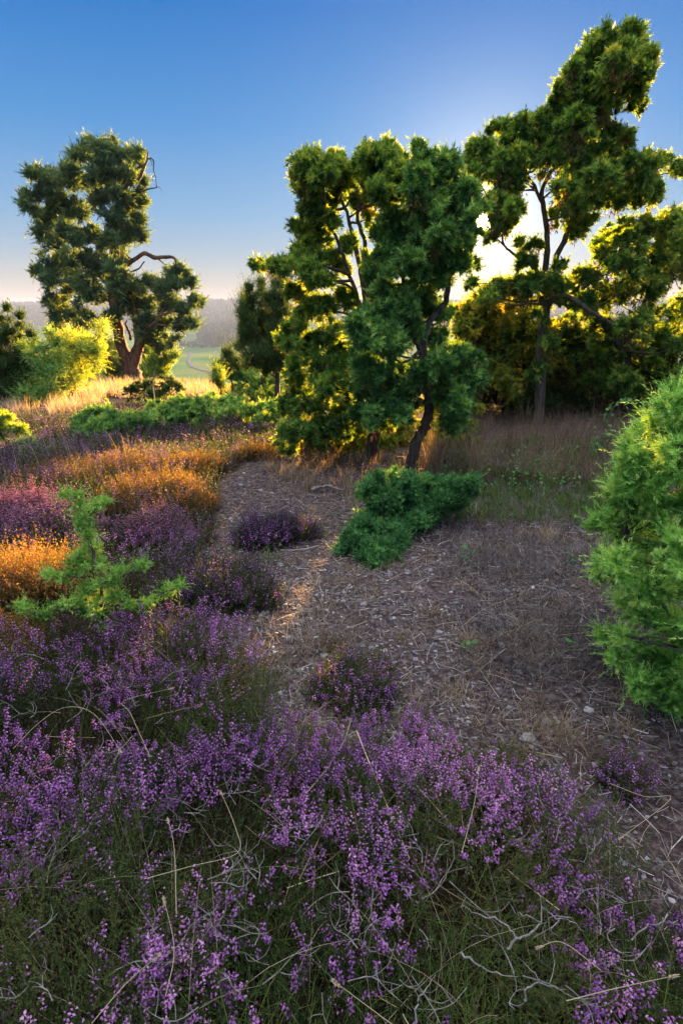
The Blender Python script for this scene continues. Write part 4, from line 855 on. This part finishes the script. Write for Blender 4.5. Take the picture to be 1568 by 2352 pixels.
grassfield('foreground_grass', 'green and yellowish grass blades among the foreground heather', 'grass', 900, (480, 1500, 2150, 2600), .2, .0022, .7, 119, .8)
def tuft(u, v, label, n, H, w, tone, lean, seed, mat='straw', sp_=.03):
    r_ = np.random.default_rng(seed); g = G(u, v); b = g+np.stack([r_.normal(0, sp_, n), r_.normal(0, sp_, n), np.zeros(n)-.005], -1)
    mb = MB(); blades(mb, b, r_.uniform(0, 6.28, n), np.abs(r_.normal(lean, .25, n)), H*r_.uniform(.5, 1.2, n), w, np.clip(r_.normal(tone, .18, n), 0, 1), 5, r_)
    tag(mb.build('grass_tuft', M[mat], None, g), label, 'grass tuft', 'grass tufts')
tuft(1085, 1110, 'orange-brown upright grass tuft at right of the curved juniper trunk', 120, .5, .003, .4, .3, 1)
tuft(1000, 1085, 'long drooping straw tuft leaning on the curved trunk', 120, .5, .003, .5, .55, 2)
tuft(800, 1140, 'thin upright straw tuft left of the low dense juniper', 45, .28, .0025, .45, .25, 3)
tuft(675, 1100, 'thin straw tuft beside the path below the golden juniper branches', 35, .2, .003, .5, .4, 4)
tuft(765, 1490, 'dark grass tuft in a hollow in the middle of the path', 260, .13, .002, .12, .9, 5, sp_=.045)
tuft(985, 1415, 'small grey tuft on the gravel in front of the low juniper', 120, .08, .002, .35, .9, 6)
tuft(1080, 1480, 'short straw tuft left of the largest stone', 160, .09, .002, .4, 1., 7, sp_=.04)
tuft(1410, 1190, 'tall straw tuft leaning beside the near green bush', 70, .38, .0025, .5, .45, 8)
tuft(620, 1290, 'thin green-grey tuft at the foot of the dark round clump', 60, .12, .002, .4, .6, 9, 'grass')
tuft(870, 1370, 'small brown tuft near the low juniper on the gravel', 90, .06, .002, .2, 1., 10)
tuft(1255, 1240, 'pale dry tuft in the shaded sward', 120, .13, .002, .5, .9, 13)

# low tufts of dead grass breaking up the bare ground
r_ = np.random.default_rng(131); mb = MB()
for k in range(150):
    g = G(r_.uniform(560, 1560), r_.uniform(1080, 1800))
    if pathness(np.array([g[0]]), np.array([g[1]]))[0] < .5: continue
    n = int(r_.uniform(40, 110)); s_ = r_.uniform(.02, .06); b = g+np.stack([r_.normal(0, s_, n), r_.normal(0, s_, n), np.zeros(n)-.004], -1)
    blades(mb, b, r_.uniform(0, 6.28, n), np.abs(r_.normal(1.0, .3, n)), r_.uniform(.03, .09, n), .0016, np.clip(r_.normal(r_.uniform(.1, .5), .15, n), 0, 1), 4, r_)
tag(mb.build('dead_grass', M['straw']), 'flattened dead grass matting the bare ground', 'grass', kind='stuff')

# long curved single stalks with seed heads
def stalks(lst, name='grass_stalk'):
    for k, (pts, Y, label) in enumerate(lst):
        q = [PL(u, v, .27+.35*dy) for (u, v, dy) in pts]
        mb = MB(); tube(mb, q, [.0008]+[.0007]*(len(q)-2)+[.0004], 4, 0, .75, k, 5)
        r_ = np.random.default_rng(k); tip = q[-1]; d = unit(q[-1]-q[-2]); n = 14
        needles(mb, np.repeat((tip-d*.02)[None], n, 0)+r_.normal(0, .0015, (n, 3)), np.repeat(d[None], n, 0), .018, 3, .006, .0012, .8, .5, r_=r_)
        g = q[0]; tag(mb.build(name, M['straw'], None, g), label, 'grass stalk', 'long dry stalks')
stalks([([(30, 1720, 0), (90, 1660, 0), (150, 1625, .05), (215, 1640, .1), (280, 1730, .1)], 1.75, 'arched dry stalk over the heather at the left'),
        ([(345, 1740, 0), (300, 1640, 0), (285, 1610, 0), (400, 1580, .1)], 1.9, 'kinked pale stalk at left above the flowering heather'),
        ([(405, 2100, 0), (400, 1950, 0), (385, 1880, .05)], 1.15, 'thin upright stalk left of the straw hollow'),
        ([(330, 2020, 0), (440, 1990, 0), (545, 1960, .05), (540, 1900, .1), (505, 1815, .1)], 1.2, 'bent stalk crossing the straw hollow'),
        ([(210, 2352, 0), (290, 2260, .05), (370, 2190, .1)], .85, 'diagonal dry stalk at the bottom left'),
        ([(380, 2290, 0), (400, 2180, 0), (375, 2060, .05)], .95, 'upright pale stalk in the bottom left heather'),
        ([(1380, 2230, 0), (1290, 2165, 0), (1230, 2180, .05)], .95, 'bent stalk right of the twisted dead twigs'),
        ([(1300, 2300, 0), (1420, 2270, .0), (1560, 2240, .05)], .9, 'long golden stalk near the bottom right corner'),
        ([(1060, 1960, 0), (1090, 1840, 0), (1100, 1760, .05)], 1.35, 'upright stalk in the flowering heather at the centre'),
        ([(1400, 1800, 0), (1480, 1830, 0), (1540, 1835, .05), (1420, 1930, .0)], 1.5, 'pale stalk crossing the path at the right edge'),
        ([(925, 2330, 0), (940, 2380, 0), (760, 2250, .1)], .85, 'stalk lying across the bottom centre'),
        ([(1060, 1440, 0), (1110, 1400, .05), (1180, 1370, .1), (1260, 1330, .2)], 2.6, 'pale stalk leaning over the shaded gravel')])
r_ = np.random.default_rng(141); mb = MB(); mb2 = MB(); b = []; c_ = []
for k in range(420):
    u_, v_ = r_.uniform(0, 1568), r_.uniform(1560, 2500)
    g = G(u_, v_)
    (b if k % 5 > 1 else c_).append(g)
b = np.array([g for g in b if pathness(g[:1], g[1:2])[0] < .5]); c_ = np.array([g for g in c_ if pathness(g[:1], g[1:2])[0] < .5])
blades(mb, b, r_.uniform(0, 6.28, len(b)), np.abs(r_.normal(.75, .3, len(b))), r_.uniform(.20, .38, len(b)), .0012, np.clip(r_.normal(.75, .12, len(b)), 0, 1), 6, r_)
tag(mb.build('straw_stems', M['straw']), 'thin pale straw stems poking out of the foreground heather', 'grass', kind='stuff')
for g in c_:
    q0 = g+np.array([0, 0, r_.uniform(.12, .24)]); a = r_.uniform(0, 6.28); l = r_.uniform(.05, .14)
    pts = [q0]
    for j in range(3): a += r_.normal(0, .6); pts.append(pts[-1]+np.array([math.cos(a), math.sin(a), r_.normal(.05, .35)])*l/3)
    tube(mb2, pts, [.0011, .0009, .0007, .0004], 4, .1, .5, 1, 3)
    for j in (1, 2):
        a2 = a+r_.choice([-1, 1])*r_.uniform(.5, 1.1); tube(mb2, [pts[j], pts[j]+np.array([math.cos(a2), math.sin(a2), .3])*l*.25, pts[j]+np.array([math.cos(a2+.3), math.sin(a2+.3), .5])*l*.45], [.0007, .0006, .0003], 4, .1, .5, 1, 2)
tag(mb2.build('bare_twigs', M['greywood']), 'grey leafless twigs tangled through the foreground heather', 'twigs', kind='stuff')
# seed-head grasses left
r_ = np.random.default_rng(77); mb = MB(); b = []
for a in np.linspace(-20, 330, 22): g = G(a+r_.uniform(-10, 10), r_.uniform(1060, 1110)); b.append(g)
b = np.array(b); blades(mb, b, r_.uniform(2, 4, len(b)), np.abs(r_.normal(.3, .1, len(b))), r_.uniform(.3, .55, len(b)), .004, .8, 5, r_)
tag(mb.build('seeding_grass', M['straw']), 'thin seeding grass stems rising over the left heather', 'grass', kind='stuff')

# ------------------------------------------------------------------ dead wood
def wood(name, label, cat, lst, group=None):
    mb = MB(); g = lst[0][0][0]
    for k, (pts, rad) in enumerate(lst): tube(mb, pts, rad, 7, .12, .5, k, 4, .002)
    tag(mb.build(name, M['greywood'], None, g, True), label, cat, group)
def tw(Y, pts, r0, dys=None):
    return ([PL(u, v, .24+.02*math.sin(i*2.)) for i, (u, v) in enumerate(pts)], [r0*.42*(1-.75*i/(len(pts)-1)) for i in range(len(pts))])
wood('dead_twig', 'pale twisted forked dead twig in the lower right heather', 'dead twig', [tw(1.12, [(1165, 2180), (1190, 2155), (1230, 2140), (1245, 2090), (1235, 2050)], .0065), tw(1.12, [(1240, 2120), (1200, 2105), (1170, 2075)], .004), tw(1.1, [(1245, 2085), (1265, 2105), (1315, 2118), (1340, 2140)], .004), tw(1.12, [(1185, 2160), (1150, 2120), (1085, 2095), (1060, 2080)], .0045)], 'dead twigs')
wood('dead_twig', 'pale curved dead twig by the bottom right corner stalk', 'dead twig', [tw(.88, [(1205, 2300), (1210, 2270), (1250, 2260), (1300, 2275)], .005), tw(.88, [(1250, 2260), (1230, 2240), (1190, 2200)], .003)], 'dead twigs')
wood('dead_twig', 'long dark dead twig at the bottom centre right', 'dead twig', [tw(.98, [(1060, 2190), (1100, 2220), (1140, 2235), (1190, 2245)], .005)], 'dead twigs')
wood('dead_twig', 'thin arched dead twig at the right edge above the corner', 'dead twig', [tw(1.15, [(1450, 2160), (1480, 2130), (1520, 2120), (1560, 2125)], .004)], 'dead twigs')
wood('dead_twig', 'bluish bare twig arching over the dark gap in the left heather', 'dead twig', [tw(1.6, [(262, 1750), (280, 1715), (310, 1690), (330, 1680)], .004)], 'dead twigs')
wood('dead_twig', 'upright bare twig at the bottom near the centre', 'dead twig', [tw(.85, [(955, 2352), (960, 2300), (985, 2260), (1000, 2240)], .004)], 'dead twigs')
def lying(pts, r0, lift=.03):
    q = []
    for u, v in pts: g = G(u, v); q.append(g+np.array([0, 0, lift+random.uniform(0, .02)]))
    return (q, [r0*(1-.7*i/(len(q)-1)) for i in range(len(q))])
wood('dead_branch', 'pale forked dead branch lying left of the curved trunk', 'dead branch', [lying([(935, 1098), (900, 1088), (865, 1080), (825, 1085)], .016), lying([(880, 1085), (855, 1072), (835, 1076)], .01), lying([(900, 1088), (925, 1078)], .008)])
wood('dead_branch', 'short bleached branch stub lying on the path', 'dead branch', [lying([(715, 1135), (750, 1130), (785, 1138), (790, 1132)], .014)])
wood('dead_branch', 'thin dead stick lying at the left path edge beside the dark mound', 'dead branch', [lying([(405, 1262), (440, 1248), (470, 1242)], .008)])
wood('dead_branch', 'grey fallen branch below the dark flat juniper', 'dead branch', [lying([(285, 935), (320, 925), (345, 940)], .02, .25), lying([(310, 928), (290, 915)], .012, .25)])
bs = G(358, 945)
wood('dead_sapling', 'thin bare dead sapling standing among the low junipers', 'dead sapling', [([bs, bs+np.array([0, 0, .5]), P(355, 850, bs[1])], [.015, .01, .004]), ([bs+np.array([0, 0, .45]), bs+np.array([-.12, 0, .6])], [.006, .002]), ([bs+np.array([0, 0, .55]), bs+np.array([.1, 0, .72])], [.006, .002])])

# broad-leaved sapling at right
def leaves(mb, c, nrm, s, r_):
    for k in range(len(c)):
        n_ = unit(nrm[k]); a, b = perp(n_[None]); a, b = a[0], b[0]; t = r_.uniform(0, 6.28); ax = a*math.cos(t)+b*math.sin(t); bx = np.cross(n_, ax); S_ = s[k]
        o = [(0, 0), (.35, .42), (.75, .40), (1.15, 0), (.75, -.40), (.35, -.42)]
        V = [c[k]+ax*S_*p+bx*S_*q_+n_*S_*(.12*abs(q_)*2) for p, q_ in o]
        mb.add(V, [(0, 1, 3), (1, 2, 3), (0, 3, 5), (3, 4, 5)], r_.random())
r_ = np.random.default_rng(17); gs = G(1385, 1090); YS = float(gs[1])
root = empty('leafy_sapling', gs, 'slender broad-leaved sapling with round green leaves before the dark thicket', 'sapling')
m1, m2 = MB(), MB()
sts = [[gs, P(1382, 1020, YS), P(1388, 980, YS), P(1400, 950, YS), P(1415, 930, YS), P(1440, 925, YS)], [P(1383, 1040, YS), P(1405, 1000, YS), P(1425, 975, YS)], [P(1385, 1060, YS), P(1372, 1030, YS), P(1368, 1000, YS)]]
for s_ in sts:
    tube(m1, s_, [.006]+[.004]*(len(s_)-2)+[.0015], 5, .05, .4, 1, 4)
    pp = np.array(densify(s_[1:], 4)); pp = pp[r_.random(len(pp)) < .9]; c = np.repeat(pp, 2, 0)+r_.normal(0, .03, (len(pp)*2, 3))
    leaves(m2, c, r_.normal(0, .5, c.shape)+np.array([0, -.7, .6]), r_.uniform(.02, .04, len(c)), r_)
m1.build('stem', M['bark'], root, gs); m2.build('leaves', M['leaf'], root, gs)
# small broad-leaved ground plants
r_ = np.random.default_rng(18); m2 = MB(); c = []
for k in range(420):
    g = G(r_.uniform(980, 1330), r_.uniform(1050, 1150)); c.append(g+np.array([0, 0, r_.uniform(.03, .16)]))
for k in range(60):
    g = G(r_.choice([1060, 1080, 1450, 1310])+r_.normal(0, 12), r_.choice([1290, 1280, 1500])+r_.normal(0, 8)); c.append(g+np.array([0, 0, r_.uniform(.01, .06)]))
c = np.array(c); leaves(m2, c, r_.normal(0, .4, c.shape)+np.array([0, -.3, .9]), r_.uniform(.012, .03, len(c)), r_)
tag(m2.build('ground_leaves', M['leaf']), 'small green leaves of low plants in the shade', 'ground plants', kind='stuff')
# ------------------------------------------------------------------ haze in the valley air
hb = MB(); x0, x1, y0, y1, z0, z1 = -3900, 3900, -60, 5000, float(ZZ.min())-2, 60
V = np.array([(x, y, z) for z in (z0, z1) for y in (y0, y1) for x in (x0, x1)], float)
hb.add(V, [(0, 2, 3), (0, 3, 1), (4, 5, 7), (4, 7, 6), (0, 1, 5), (0, 5, 4), (2, 6, 7), (2, 7, 3), (0, 4, 6), (0, 6, 2), (1, 3, 7), (1, 7, 5)])
hm = bpy.data.materials.new('haze'); hm.use_nodes = True; t = hm.node_tree; t.nodes.clear()
pv = N(t, 'ShaderNodeVolumePrincipled'); pv.inputs['Color'].default_value = (.40, .52, .95, 1); pv.inputs['Density'].default_value = .00017; pv.inputs['Anisotropy'].default_value = .0
o = N(t, 'ShaderNodeOutputMaterial'); t.links.new(pv.outputs[0], o.inputs['Volume'])
tag(hb.build('haze', hm), 'pale evening haze filling the valley air', 'haze', kind='stuff')
